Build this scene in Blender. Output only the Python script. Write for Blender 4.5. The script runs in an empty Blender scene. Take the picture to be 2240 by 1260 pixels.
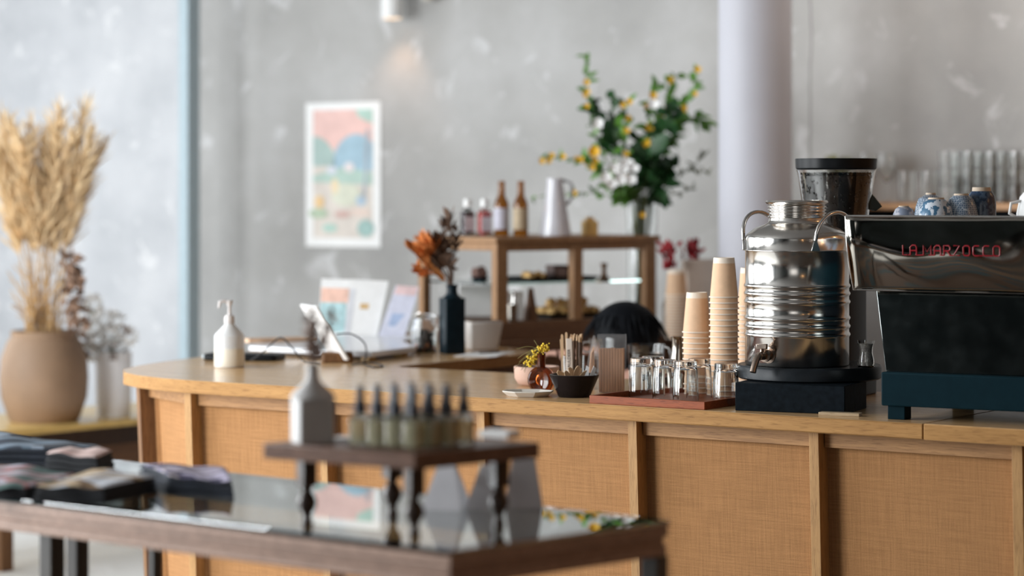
import bpy, bmesh, math, random
from mathutils import Vector, Matrix, Euler
random.seed(11)
R = math.radians
PI = math.pi
scene = bpy.context.scene
COL = scene.collection

# ------------------------------------------------------------------ camera
F = 5289.0            # focal length in pixels of the 2240 px wide frame (85 mm)
HOR = 420.0           # horizon row
EYE = 1.51
TOP = 0.95            # counter top height
cam_d = bpy.data.cameras.new('camera')
cam = bpy.data.objects.new('camera', cam_d)
COL.objects.link(cam)
cam.location = (0, 0, EYE)
cam.rotation_euler = (PI/2, 0, 0)
cam_d.sensor_width = 36.0
cam_d.lens = F/2240*36
cam_d.shift_y = -(630-HOR)/2240
cam_d.clip_start = 0.05
cam_d.dof.use_dof = True
cam_d.dof.focus_distance = 6.25
cam_d.dof.aperture_fstop = 1.75
scene.camera = cam

# ------------------------------------------------------------------ world, lights, exposure
w = bpy.data.worlds.new('world'); scene.world = w; w.use_nodes = True
w.node_tree.nodes['Background'].inputs[0].default_value = (0.75, 0.85, 1.0, 1)
w.node_tree.nodes['Background'].inputs[1].default_value = 0.35
scene.view_settings.view_transform = 'Standard'
scene.view_settings.look = 'None'
scene.view_settings.gamma = 1
scene.view_settings.exposure = 0.1
scene.view_settings.use_curve_mapping = False
scene.cycles.max_bounces = 12
scene.cycles.transmission_bounces = 12
scene.cycles.sample_clamp_indirect = 6.0
scene.cycles.use_denoising = True

def area(name, loc, target, sx, sy, power, color=(1, 1, 1)):
    d = bpy.data.lights.new(name, 'AREA'); d.shape = 'RECTANGLE'
    d.size = sx; d.size_y = sy; d.energy = power; d.color = color
    o = bpy.data.objects.new(name, d); COL.objects.link(o)
    o.location = loc
    o.rotation_euler = (Vector(target)-Vector(loc)).to_track_quat('-Z', 'Y').to_euler()
    return o
# daylight through the shop windows on the left side
area('daylight_side_window', (-4.3, 4.9, 1.9), (0, 4.9, 1.9), 1.9, 2.6, 300, (0.94, 0.975, 1.0))
area('daylight_side_window', (-4.3, 7.6, 1.9), (0, 7.6, 1.9), 2.4, 2.6, 192, (0.94, 0.975, 1.0))
area('daylight_side_window', (-4.3, 10.9, 1.9), (0, 10.9, 1.9), 3.0, 2.6, 72, (0.94, 0.975, 1.0))
area('front_fill', (-1.6, -2.9, 1.9), (-1.6, 0, 1.9), 2.4, 2.2, 20, (1.0, 0.95, 0.88))  # weak fill added behind the camera to lift the right wall

# ------------------------------------------------------------------ mapping helpers
def W(px, py, Y):
    return Vector(((px-1120)/F*Y, Y, EYE-(py-HOR)/F*Y))
def PL(px, py, z=TOP):
    return W(px, py, (EYE-z)*F/(py-HOR))
O = Vector((-0.110, 6.604, 0))
CANG = -34.6
U = Vector((math.cos(R(CANG)), math.sin(R(CANG)), 0))
V = Vector((-U.y, U.x, 0))
def SD(s, d, z=TOP):
    p = O+U*s+V*d
    return Vector((p.x, p.y, z))
def s_at(px, d):
    k = (px-1120)/F
    # (O.x + s U.x + d V.x) = k (O.y + s U.y + d V.y)
    return (k*(O.y+d*V.y)-O.x-d*V.x)/(U.x-k*U.y)

# ------------------------------------------------------------------ materials
MATS = {}
def principled(name):
    m = bpy.data.materials.new(name); m.use_nodes = True
    nt = m.node_tree
    return m, nt, nt.nodes['Principled BSDF']
def N(nt, t, **kw):
    n = nt.nodes.new(t)
    for k, v in kw.items():
        setattr(n, k, v)
    return n
def ramp(nt, stops):
    r = nt.nodes.new('ShaderNodeValToRGB')
    e = r.color_ramp.elements
    while len(e) < len(stops): e.new(0.5)
    for el, (p, c) in zip(e, stops):
        el.position = p; el.color = (*c, 1) if len(c) == 3 else c
    return r
def coords(nt, scale=(1, 1, 1)):
    tc = N(nt, 'ShaderNodeTexCoord'); mp = N(nt, 'ShaderNodeMapping')
    mp.inputs['Scale'].default_value = scale
    nt.links.new(tc.outputs['Object'], mp.inputs['Vector'])
    return mp
def bump(nt, b, height, strength, dist=0.002):
    bp = N(nt, 'ShaderNodeBump'); bp.inputs['Strength'].default_value = strength
    bp.inputs['Distance'].default_value = dist
    nt.links.new(height, bp.inputs['Height']); nt.links.new(bp.outputs['Normal'], b.inputs['Normal'])
def plain(name, c, rough=0.5, metal=0.0, var=0.12, vscale=30, trans=0.0, ior=1.45, alpha=1, coat=0, sheen=0, bmp=0.0, spec=0.5):
    if name in MATS: return MATS[name]
    m, nt, b = principled(name)
    b.inputs['Roughness'].default_value = rough
    b.inputs['Metallic'].default_value = metal
    b.inputs['IOR'].default_value = ior
    b.inputs['Transmission Weight'].default_value = trans
    b.inputs['Coat Weight'].default_value = coat
    b.inputs['Alpha'].default_value = alpha
    b.inputs['Specular IOR Level'].default_value = spec
    if sheen: b.inputs['Sheen Weight'].default_value = sheen
    b.inputs['Base Color'].default_value = (*c, 1)
    if var > 0:
        mp = coords(nt)
        n = N(nt, 'ShaderNodeTexNoise'); n.inputs['Scale'].default_value = vscale; n.inputs['Detail'].default_value = 4
        nt.links.new(mp.outputs[0], n.inputs['Vector'])
        r = ramp(nt, [(0.3, tuple(x*(1-var) for x in c)), (0.7, tuple(min(1, x*(1+var)) for x in c))])
        nt.links.new(n.outputs['Fac'], r.inputs[0]); nt.links.new(r.outputs[0], b.inputs['Base Color'])
        if bmp: bump(nt, b, n.outputs['Fac'], bmp)
    MATS[name] = m
    return m
def wood(name, c1, c2, stretch=(3, 40, 40), rough=0.45, coat=0.0, bmp=0.15, spec=0.3):
    if name in MATS: return MATS[name]
    m, nt, b = principled(name)
    mp = coords(nt, stretch)
    n = N(nt, 'ShaderNodeTexNoise'); n.inputs['Scale'].default_value = 1.6; n.inputs['Detail'].default_value = 8
    n.inputs['Roughness'].default_value = 0.65; n.inputs['Distortion'].default_value = 0.6
    nt.links.new(mp.outputs[0], n.inputs['Vector'])
    r = ramp(nt, [(0.28, c2), (0.5, tuple((a+d)/2 for a, d in zip(c1, c2))), (0.68, c1)])
    nt.links.new(n.outputs['Fac'], r.inputs[0])
    mp2 = coords(nt, tuple(x*4 for x in stretch))
    n2 = N(nt, 'ShaderNodeTexNoise'); n2.inputs['Scale'].default_value = 2.0; n2.inputs['Detail'].default_value = 3
    nt.links.new(mp2.outputs[0], n2.inputs['Vector'])
    r2 = ramp(nt, [(0.36, (0.62, 0.58, 0.55)), (0.46, (1, 1, 1))])
    nt.links.new(n2.outputs['Fac'], r2.inputs[0])
    mx = N(nt, 'ShaderNodeMix', data_type='RGBA', blend_type='MULTIPLY')
    mx.inputs[0].default_value = 0.7
    nt.links.new(r.outputs[0], mx.inputs[6]); nt.links.new(r2.outputs[0], mx.inputs[7])
    nt.links.new(mx.outputs[2], b.inputs['Base Color'])
    b.inputs['Roughness'].default_value = rough
    b.inputs['Specular IOR Level'].default_value = spec
    b.inputs['Coat Weight'].default_value = coat
    b.inputs['Coat Roughness'].default_value = 0.15
    bump(nt, b, n2.outputs['Fac'], bmp, 0.001)
    MATS[name] = m
    return m
def burlap(name, c1, c2):
    m, nt, b = principled(name)
    tc = N(nt, 'ShaderNodeTexCoord')
    def wave(direction, scale, dist):
        wv = N(nt, 'ShaderNodeTexWave', wave_type='BANDS', bands_direction=direction)
        wv.inputs['Scale'].default_value = scale; wv.inputs['Distortion'].default_value = dist
        wv.inputs['Detail'].default_value = 2; wv.inputs['Detail Scale'].default_value = 3
        nt.links.new(tc.outputs['Object'], wv.inputs['Vector'])
        return wv
    wx = wave('X', 82, 1.2); wz = wave('Z', 82, 1.2)
    mul = N(nt, 'ShaderNodeMath', operation='ADD')
    nt.links.new(wx.outputs['Fac'], mul.inputs[0]); nt.links.new(wz.outputs['Fac'], mul.inputs[1])
    hf = N(nt, 'ShaderNodeMath', operation='MULTIPLY'); hf.inputs[1].default_value = 0.5
    nt.links.new(mul.outputs[0], hf.inputs[0])
    # slubs: long streaks along the warp and the weft
    def streak(sc):
        mp = coords(nt, sc)
        n = N(nt, 'ShaderNodeTexNoise'); n.inputs['Scale'].default_value = 1; n.inputs['Detail'].default_value = 3
        nt.links.new(mp.outputs[0], n.inputs['Vector']); return n
    a = streak((260, 1, 9)); c = streak((9, 1, 260))
    ad = N(nt, 'ShaderNodeMath', operation='ADD'); nt.links.new(a.outputs['Fac'], ad.inputs[0]); nt.links.new(c.outputs['Fac'], ad.inputs[1])
    r1 = ramp(nt, [(0.1, c2), (0.75, c1)])
    nt.links.new(hf.outputs[0], r1.inputs[0])
    h2 = N(nt, 'ShaderNodeMath', operation='MULTIPLY'); h2.inputs[1].default_value = 0.5
    nt.links.new(ad.outputs[0], h2.inputs[0])
    r2 = ramp(nt, [(0.36, (0.72, 0.70, 0.66)), (0.64, (1.0, 1.0, 1.0))])
    nt.links.new(h2.outputs[0], r2.inputs[0])
    mx = N(nt, 'ShaderNodeMix', data_type='RGBA', blend_type='MULTIPLY'); mx.inputs[0].default_value = 1
    nt.links.new(r1.outputs[0], mx.inputs[6]); nt.links.new(r2.outputs[0], mx.inputs[7])
    nt.links.new(mx.outputs[2], b.inputs['Base Color'])
    b.inputs['Roughness'].default_value = 0.9
    bump(nt, b, hf.outputs[0], 0.5, 0.001)
    return m
def concrete(name, base, light, dark, scale=1.0, crack=None):
    m, nt, b = principled(name)
    mp = coords(nt, (scale, scale, scale))
    def noise(s, det, rough=0.55, dist=0.0):
        n = N(nt, 'ShaderNodeTexNoise'); n.inputs['Scale'].default_value = s; n.inputs['Detail'].default_value = det
        n.inputs['Roughness'].default_value = rough; n.inputs['Distortion'].default_value = dist
        nt.links.new(mp.outputs[0], n.inputs['Vector']); return n
    n1 = noise(1.3, 5, 0.6)
    r1 = ramp(nt, [(0.3, dark), (0.5, base), (0.72, tuple((x+y)/2 for x, y in zip(base, light)))])
    nt.links.new(n1.outputs['Fac'], r1.inputs[0])
    n2 = noise(5.0, 7, 0.62, 0.8)
    r2 = ramp(nt, [(0.585, (0, 0, 0)), (0.66, (1, 1, 1))])
    nt.links.new(n2.outputs['Fac'], r2.inputs[0])
    mx = N(nt, 'ShaderNodeMix', data_type='RGBA'); nt.links.new(r1.outputs[0], mx.inputs[6])
    mx.inputs[7].default_value = (*light, 1)
    ml = N(nt, 'ShaderNodeMath', operation='MULTIPLY'); ml.inputs[1].default_value = 0.75
    nt.links.new(r2.outputs[0], ml.inputs[0]); nt.links.new(ml.outputs[0], mx.inputs[0])
    out = mx.outputs[2]
    if crack is not None:
        sx = N(nt, 'ShaderNodeSeparateXYZ'); nt.links.new(mp.outputs[0], sx.inputs[0])
        n3 = noise(3.0, 4)
        a = N(nt, 'ShaderNodeMath', operation='MULTIPLY_ADD'); a.inputs[1].default_value = 0.05
        nt.links.new(n3.outputs['Fac'], a.inputs[0]); nt.links.new(sx.outputs['X'], a.inputs[2])
        s = N(nt, 'ShaderNodeMath', operation='SUBTRACT'); s.inputs[1].default_value = crack+0.025
        nt.links.new(a.outputs[0], s.inputs[0])
        ab = N(nt, 'ShaderNodeMath', operation='ABSOLUTE'); nt.links.new(s.outputs[0], ab.inputs[0])
        lt = N(nt, 'ShaderNodeMath', operation='LESS_THAN'); lt.inputs[1].default_value = 0.005
        nt.links.new(ab.outputs[0], lt.inputs[0])
        m3 = N(nt, 'ShaderNodeMix', data_type='RGBA', blend_type='MULTIPLY')
        nt.links.new(lt.outputs[0], m3.inputs[0]); nt.links.new(out, m3.inputs[6]); m3.inputs[7].default_value = (0.62, 0.6, 0.58, 1)
        out = m3.outputs[2]
    nt.links.new(out, b.inputs['Base Color'])
    b.inputs['Roughness'].default_value = 0.85
    bump(nt, b, n2.outputs['Fac'], 0.2, 0.004)
    return m
def metal(name, c, rough=0.15, streak=None, bmp=0.0):
    if name in MATS: return MATS[name]
    m, nt, b = principled(name)
    b.inputs['Metallic'].default_value = 1; b.inputs['Base Color'].default_value = (*c, 1)
    mp = coords(nt, streak or (20, 20, 20))
    n = N(nt, 'ShaderNodeTexNoise'); n.inputs['Scale'].default_value = 1; n.inputs['Detail'].default_value = 4
    nt.links.new(mp.outputs[0], n.inputs['Vector'])
    r = ramp(nt, [(0.3, (rough*0.7,)*3), (0.7, (rough*1.4,)*3)])
    nt.links.new(n.outputs['Fac'], r.inputs[0]); nt.links.new(r.outputs[0], b.inputs['Roughness'])
    if bmp: bump(nt, b, n.outputs['Fac'], bmp, 0.002)
    MATS[name] = m
    return m
def cloth_print(name, cols, scale=9):
    m, nt, b = principled(name)
    mp = coords(nt, (1, 1.6, 1))
    v = N(nt, 'ShaderNodeTexNoise'); v.inputs['Scale'].default_value = scale; v.inputs['Detail'].default_value = 1
    nt.links.new(mp.outputs[0], v.inputs['Vector'])
    n = len(cols)
    r = ramp(nt, [(0.34+0.32*i/n, c) for i, c in enumerate(cols)])
    r.color_ramp.interpolation = 'CONSTANT'
    nt.links.new(v.outputs['Fac'], r.inputs[0]); nt.links.new(r.outputs[0], b.inputs['Base Color'])
    b.inputs['Roughness'].default_value = 0.7
    return m
def emit(name, c, s):
    m, nt, b = principled(name)
    b.inputs['Base Color'].default_value = (*c, 1)
    b.inputs['Emission Color'].default_value = (*c, 1); b.inputs['Emission Strength'].default_value = s
    return m

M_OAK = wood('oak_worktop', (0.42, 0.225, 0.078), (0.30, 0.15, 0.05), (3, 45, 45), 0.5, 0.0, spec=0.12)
M_OAKTOP = wood('varnished_oak_lit', (0.74, 0.49, 0.25), (0.56, 0.34, 0.16), (3, 45, 45), 0.2, 0.0, spec=0.38)  # same oak as the edge, colour lightened for light reflected off the top
M_OAKP = wood('oak_post', (0.46, 0.26, 0.10), (0.33, 0.175, 0.065), (45, 45, 3), 0.5)
M_OAKR = wood('oak_rail', (0.42, 0.225, 0.09), (0.25, 0.125, 0.05), (3, 60, 60), 0.55)
M_DARKOAK = wood('carcass_wood', (0.22, 0.11, 0.045), (0.13, 0.065, 0.03), (30, 30, 3), 0.6)
M_BURLAP = burlap('burlap_cloth', (0.47, 0.235, 0.088), (0.265, 0.122, 0.042))
M_CONC = concrete('grey_concrete', (0.395, 0.388, 0.375), (0.60, 0.60, 0.60), (0.322, 0.317, 0.308), 1.0, crack=3.42)
M_PLAST = concrete('white_plaster', (0.575, 0.585, 0.605), (0.78, 0.78, 0.785), (0.48, 0.495, 0.515), 1.6)
M_FLOOR = concrete('polished_floor', (0.80, 0.80, 0.78), (0.88, 0.88, 0.87), (0.72, 0.72, 0.70), 0.7)
M_DIMWALL = plain('dim_paint', (0.055, 0.085, 0.095), 0.8, var=0.35, vscale=1.2)
M_CEIL = plain('ceiling_paint', (0.20, 0.20, 0.20), 0.9, var=0.05, vscale=2)
M_WALNUT = wood('walnut_wood', (0.20, 0.11, 0.075), (0.105, 0.055, 0.038), (4, 40, 40), 0.42, 0.15)
M_WALNUTV = wood('walnut_turned', (0.055, 0.032, 0.022), (0.03, 0.018, 0.013), (40, 40, 4), 0.35, 0.2)
M_TABLE = wood('aged_table_wood', (0.42, 0.27, 0.20), (0.24, 0.15, 0.11), (4, 50, 50), 0.45, 0.1)
M_TABLED = wood('dark_table_wood', (0.07, 0.06, 0.05), (0.035, 0.03, 0.026), (50, 50, 4), 0.4, 0.1)
M_CAB = wood('case_wood', (0.36, 0.20, 0.095), (0.23, 0.125, 0.06), (30, 30, 5), 0.5)
M_CABD = wood('drawer_wood', (0.17, 0.085, 0.042), (0.11, 0.055, 0.03), (5, 30, 30), 0.55)
M_YELW = wood('pale_bench_wood', (0.78, 0.55, 0.20), (0.62, 0.42, 0.14), (3, 30, 30), 0.35, 0.2)
M_GLASS = plain('clear_glass', (0.97, 0.985, 0.98), 0.0, var=0, trans=1, ior=1.48)
M_GLASSG = plain('green_edge_glass', (0.72, 0.92, 0.86), 0.0, var=0, trans=1, ior=1.5)
M_TGLASS, nt_, b_ = principled('table_glass')
b_.inputs['Base Color'].default_value = (0.80, 0.93, 0.90, 1); b_.inputs['Roughness'].default_value = 0
b_.inputs['Transmission Weight'].default_value = 1; b_.inputs['IOR'].default_value = 1.6
gl_ = N(nt_, 'ShaderNodeBsdfGlossy'); gl_.inputs['Roughness'].default_value = 0.01; gl_.inputs['Color'].default_value = (0.95, 0.97, 0.97, 1)
mx_ = N(nt_, 'ShaderNodeMixShader'); mx_.inputs[0].default_value = 0.3
nt_.links.new(b_.outputs[0], mx_.inputs[1]); nt_.links.new(gl_.outputs[0], mx_.inputs[2])
nt_.links.new(mx_.outputs[0], nt_.nodes['Material Output'].inputs['Surface'])
M_STEEL = metal('brushed_steel', (0.68, 0.65, 0.61), 0.19, (40, 40, 1.2), 0.04)
M_STEELR = metal('steel_rim', (0.66, 0.64, 0.61), 0.2)
M_MIRROR = metal('mirror_steel', (0.31, 0.285, 0.25), 0.08)
M_DMIRROR = metal('smoked_steel', (0.20, 0.215, 0.21), 0.10)
M_TAP = metal('tap_brass', (0.42, 0.33, 0.27), 0.25)
M_TEAL = plain('teal_enamel', (0.004, 0.016, 0.022), 0.55, var=0.08, spec=0.04)
M_BLACK = plain('black_plastic', (0.007, 0.008, 0.009), 0.35, var=0.2, spec=0.15)
M_BLACKM = plain('black_paint', (0.005, 0.008, 0.011), 0.6, var=0.35, vscale=60, bmp=0.2, spec=0.06)
M_SLATE = plain('slate_top', (0.012, 0.015, 0.018), 0.38, var=0.35, vscale=18, bmp=0.3, spec=0.2)
M_BEAN = plain('coffee_beans', (0.018, 0.011, 0.008), 0.35, var=0.4, vscale=200)
M_WHITE = plain('white_paint', (0.80, 0.80, 0.79), 0.5, var=0.03)
M_PAPER = plain('white_paper', (0.82, 0.82, 0.81), 0.8, var=0.03)
M_COLUMN = plain('column_paint', (0.50, 0.50, 0.545), 0.55, var=0.03, vscale=4)
M_KRAFT = plain('kraft_paper', (0.68, 0.45, 0.285), 0.75, var=0.05, vscale=50)
M_CREAM = plain('cream_paper', (0.76, 0.66, 0.55), 0.65, var=0.03)
M_TRAY = wood('red_tray_wood', (0.30, 0.075, 0.024), (0.20, 0.048, 0.016), (4, 40, 40), 0.45, 0.0, spec=0.2)
M_AMBER = plain('amber_glass', (0.24, 0.055, 0.012), 0.02, var=0, trans=0.9, ior=1.48)
M_BROWNG = plain('brown_glass', (0.36, 0.13, 0.015), 0.05, var=0, trans=0.75, ior=1.48)
M_STONE = plain('pale_stoneware', (0.60, 0.56, 0.50), 0.55, var=0.06)
M_PINKW = plain('pink_clay', (0.55, 0.36, 0.28), 0.6, var=0.08, vscale=14)
M_DKBOWL = plain('dark_glaze', (0.012, 0.009, 0.009), 0.16, var=0.2, spec=0.15)
M_NAVYG = plain('navy_glaze', (0.006, 0.014, 0.02), 0.3, var=0.2, spec=0.12)
M_STICK = plain('birch_wood', (0.66, 0.46, 0.28), 0.7, var=0.1)
M_STICKD = plain('brown_straw', (0.10, 0.055, 0.03), 0.5, var=0.2)
M_CREST = wood('napkin_kraft', (0.40, 0.215, 0.115), (0.30, 0.15, 0.075), (120, 120, 3), 0.8)
M_PLBAG = plain('clear_film', (0.90, 0.88, 0.87), 0.12, var=0, alpha=0.07)
M_LEAF1 = plain('bright_leaf', (0.10, 0.24, 0.035), 0.5, var=0.3, vscale=20)
M_LEAF2 = plain('dark_leaf', (0.022, 0.075, 0.022), 0.4, var=0.3, vscale=20)
M_LEAF3 = plain('grey_leaf', (0.24, 0.26, 0.18), 0.7, var=0.2)
M_YEL = plain('yellow_petal', (0.80, 0.46, 0.02), 0.6, var=0.15)
M_WPET = plain('white_petal', (0.93, 0.93, 0.92), 0.6, var=0.04)
M_STEM = plain('green_stem', (0.11, 0.15, 0.045), 0.6, var=0.2)
M_DRYB = plain('dry_brown', (0.12, 0.07, 0.045), 0.8, var=0.3)
M_DRYO = plain('dry_orange', (0.60, 0.20, 0.05), 0.75, var=0.3, vscale=15)
M_PAMPAS = plain('pampas_straw', (0.80, 0.61, 0.37), 0.85, var=0.2)
M_CLAY = plain('tan_stoneware', (0.27, 0.175, 0.11), 0.6, var=0.18, vscale=5)
M_HAIR = plain('black_hair', (0.003, 0.004, 0.006), 0.65, var=0.3, vscale=80, spec=0.15)
M_SKIN = plain('skin', (0.55, 0.30, 0.22), 0.5, var=0.05)
M_DCLOTH = plain('dark_cloth', (0.02, 0.02, 0.024), 0.85, var=0.2)
M_PASTRY = plain('golden_pastry', (0.74, 0.47, 0.18), 0.6, var=0.25, vscale=40)
M_BREAD = plain('brown_loaf', (0.12, 0.06, 0.045), 0.7, var=0.3, vscale=40)
M_RED = plain('red_petal', (0.30, 0.012, 0.018), 0.6, var=0.2)
M_REDENAMEL = plain('red_enamel', (0.24, 0.005, 0.012), 0.35, var=0.05)
M_POST = plain('blue_grey_paint', (0.40, 0.50, 0.55), 0.5, var=0.04)
M_CABLE = plain('black_rubber', (0.012, 0.012, 0.014), 0.5, var=0.1)
M_OIL = plain('yellow_oil', (0.90, 0.84, 0.60), 0.1, var=0, trans=0.5, ior=1.46)
M_CAPCLEAR = plain('clear_overcap', (0.80, 0.80, 0.78), 0.15, var=0, alpha=0.055)
M_SOAP = plain('cream_soap', (0.80, 0.76, 0.66), 0.4, var=0.03)
M_FROST = plain('frosted_plastic', (0.82, 0.83, 0.83), 0.4, var=0.02, trans=0.25)
M_NAVYP = plain('navy_plastic', (0.008, 0.012, 0.03), 0.35, var=0.1)
M_INK = plain('black_ink', (0.06, 0.05, 0.05), 0.7, var=0)

# ------------------------------------------------------------------ mesh helpers
class MB:
    def __init__(s): s.bm = bmesh.new()
    def _f(s, vs, mi=0):
        try:
            f = s.bm.faces.new(vs); f.material_index = mi; return f
        except ValueError: return None
    def box(s, c, size, rot=None, mi=0):
        m = Matrix.Translation(Vector(c))
        if rot is not None: m = m @ (rot if isinstance(rot, Matrix) else Euler(rot).to_matrix().to_4x4())
        hx, hy, hz = size[0]/2, size[1]/2, size[2]/2
        v = [s.bm.verts.new(m @ Vector((x*hx, y*hy, z*hz))) for x in (-1, 1) for y in (-1, 1) for z in (-1, 1)]
        for q in ((0, 1, 3, 2), (4, 6, 7, 5), (0, 4, 5, 1), (2, 3, 7, 6), (0, 2, 6, 4), (1, 5, 7, 3)):
            s._f([v[i] for i in q], mi)
        return s
    def hexa(s, pts, mi=0):      # 4 bottom + 4 top points
        v = [s.bm.verts.new(Vector(p)) for p in pts]
        for q in ((3, 2, 1, 0), (4, 5, 6, 7), (0, 1, 5, 4), (1, 2, 6, 5), (2, 3, 7, 6), (3, 0, 4, 7)):
            s._f([v[i] for i in q], mi)
        return s
    def prism(s, poly, z0, z1, m=None, mi=0):
        m = m or Matrix.Identity(4)
        a = [s.bm.verts.new(m @ Vector((x, y, z0))) for x, y in poly]
        b = [s.bm.verts.new(m @ Vector((x, y, z1))) for x, y in poly]
        s._f(a[::-1], mi); s._f(b, mi)
        for i in range(len(poly)):
            j = (i+1) % len(poly); s._f([a[i], a[j], b[j], b[i]], mi)
        return s
    def lathe(s, prof, seg=32, m=None, mi=0, sx=1, sy=1, phase=0):
        m = m or Matrix.Identity(4)
        rings = []
        for r, z in prof:
            if r < 1e-6: rings.append([s.bm.verts.new(m @ Vector((0, 0, z)))])
            else: rings.append([s.bm.verts.new(m @ Vector((r*sx*math.cos(2*PI*i/seg+phase), r*sy*math.sin(2*PI*i/seg+phase), z))) for i in range(seg)])
        for a, b in zip(rings, rings[1:]):
            for i in range(seg):
                j = (i+1) % seg
                if len(a) == 1 and len(b) == 1: continue
                if len(a) == 1: s._f([a[0], b[j], b[i]], mi)
                elif len(b) == 1: s._f([a[i], a[j], b[0]], mi)
                else: s._f([a[i], a[j], b[j], b[i]], mi)
        return s
    def tube(s, pts, r, seg=8, mi=0, cap=True):
        pts = [Vector(p) for p in pts]
        rs = r if isinstance(r, (list, tuple)) else [r]*len(pts)
        rings = []
        up = Vector((0, 0, 1))
        for i, p in enumerate(pts):
            t = (pts[min(i+1, len(pts)-1)]-pts[max(i-1, 0)])
            if t.length < 1e-9: t = Vector((0, 0, 1))
            t.normalize()
            if i == 0:
                a = t.cross(up)
                if a.length < 1e-3: a = t.cross(Vector((1, 0, 0)))
            else:
                a = pa - t*pa.dot(t)
                if a.length < 1e-4: a = t.cross(Vector((1, 0, 0)))
            a.normalize(); b = t.cross(a); pa = a
            rings.append([s.bm.verts.new(p+(a*math.cos(2*PI*k/seg)+b*math.sin(2*PI*k/seg))*rs[i]) for k in range(seg)])
        for a, b in zip(rings, rings[1:]):
            for i in range(seg):
                j = (i+1) % seg; s._f([a[i], a[j], b[j], b[i]], mi)
        if cap:
            s._f(rings[0][::-1], mi); s._f(rings[-1], mi)
        return s
    def ball(s, c, r, seg=14, rings=8, mi=0, m=None):
        rr = r if isinstance(r, (tuple, list)) else (r, r, r)
        mm = Matrix.Translation(Vector(c)) @ (m or Matrix.Identity(4)) @ Matrix.Diagonal((rr[0], rr[1], rr[2], 1))
        s.lathe([(math.sin(PI*i/rings) if 0 < i < rings else 0, -math.cos(PI*i/rings)) for i in range(rings+1)], seg, mm, mi)
        return s
    def leaf(s, p, d, up, ln, wd, mi=0, bend=0.15):
        p = Vector(p); d = Vector(d).normalized(); up = Vector(up)
        sd = d.cross(up)
        if sd.length < 1e-3: sd = d.cross(Vector((1, 0.3, 0)))
        sd.normalize(); nn = sd.cross(d).normalized()
        q = [(0, 0), (0.25, 0.8), (0.5, 1.0), (0.78, 0.6), (1, 0)]
        c = [s.bm.verts.new(p+d*(t*ln)-nn*(bend*ln*t*t)) for t, _ in q]
        l = [s.bm.verts.new(p+d*(t*ln)+sd*(h*wd/2)+nn*(0.12*wd*h-bend*ln*t*t)) for t, h in q[1:4]]
        r = [s.bm.verts.new(p+d*(t*ln)-sd*(h*wd/2)+nn*(0.12*wd*h-bend*ln*t*t)) for t, h in q[1:4]]
        for side in (l, r):
            s._f([c[0], c[1], side[0]], mi)
            s._f([c[1], c[2], side[1], side[0]], mi); s._f([c[2], c[3], side[2], side[1]], mi)
            s._f([c[3], c[4], side[2]], mi)
        return s
    def build(s, name, mat, parent=None, smooth=40, bevel=0, seg=2, solid=0, subsurf=0, loc=None, recalc=True):
        if recalc: bmesh.ops.recalc_face_normals(s.bm, faces=s.bm.faces[:])
        me = bpy.data.meshes.new(name); s.bm.to_mesh(me); s.bm.free()
        for m in (mat if isinstance(mat, (list, tuple)) else [mat]): me.materials.append(m)
        if smooth:
            me.polygons.foreach_set('use_smooth', [True]*len(me.polygons))
            me.set_sharp_from_angle(angle=R(smooth))
        o = bpy.data.objects.new(name, me); COL.objects.link(o)
        if parent is not None: o.parent = parent
        if loc is not None: o.location = loc
        if bevel:
            b = o.modifiers.new('bevel', 'BEVEL'); b.width = bevel; b.segments = seg; b.limit_method = 'ANGLE'; b.angle_limit = R(40)
        if solid:
            b = o.modifiers.new('solid', 'SOLIDIFY'); b.thickness = solid; b.offset = 0
        if subsurf:
            b = o.modifiers.new('sub', 'SUBSURF'); b.levels = subsurf; b.render_levels = subsurf
        return o
def tag(o, label, cat, group=None, kind=None):
    o['label'] = label; o['category'] = cat
    if group: o['group'] = group
    if kind: o['kind'] = kind
    return o
def thing(name, label, cat, loc=(0, 0, 0), rz=0, group=None):
    o = bpy.data.objects.new(name, None); COL.objects.link(o)
    o.empty_display_size = 0.05
    o.location = loc; o.rotation_euler = (0, 0, rz)
    return tag(o, label, cat, group)
def struct(o): o['kind'] = 'structure'; return o
def dup(root, loc, rz=None, label=None):
    r = root.copy(); COL.objects.link(r); r.location = loc
    if rz is not None: r.rotation_euler = (0, 0, rz)
    if label: r['label'] = label
    for ch in list(root.children):
        c = ch.copy(); COL.objects.link(c); c.parent = r
        for g in ch.children:
            d = g.copy(); COL.objects.link(d); d.parent = c
    return r
def T(x=0, y=0, z=0): return Matrix.Translation((x, y, z))
def RZ(a): return Matrix.Rotation(a, 4, 'Z')
def RX(a): return Matrix.Rotation(a, 4, 'X')
def RY(a): return Matrix.Rotation(a, 4, 'Y')
def cup_wall(prof_out, th):   # closed profile with an inside, for open vessels (bottom up, then back down inside)
    inn = [(max(r-th, 0.0), z) for r, z in prof_out if z > prof_out[0][1]+th*0.99]
    return [(0, prof_out[0][1])]+list(prof_out)+inn[::-1]+[(max(prof_out[0][0]-th, 0.001), prof_out[0][1]+th), (0, prof_out[0][1]+th)]
def bez(p0, p1, p2, n=10):
    p0, p1, p2 = Vector(p0), Vector(p1), Vector(p2)
    return [(p0*(1-t)**2+p1*2*t*(1-t)+p2*t*t) for t in [i/n for i in range(n+1)]]
def circ(n, rx, ry=None): return [(rx*math.cos(2*PI*i/n), (ry or rx)*math.sin(2*PI*i/n)) for i in range(n)]
def rrect(w, h, r, n=4):
    out = []
    for cx, cy, a0 in ((w/2-r, h/2-r, 0), (-w/2+r, h/2-r, 90), (-w/2+r, -h/2+r, 180), (w/2-r, -h/2+r, 270)):
        for i in range(n+1):
            a = R(a0+90*i/n); out.append((cx+r*math.cos(a), cy+r*math.sin(a)))
    return out
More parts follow.
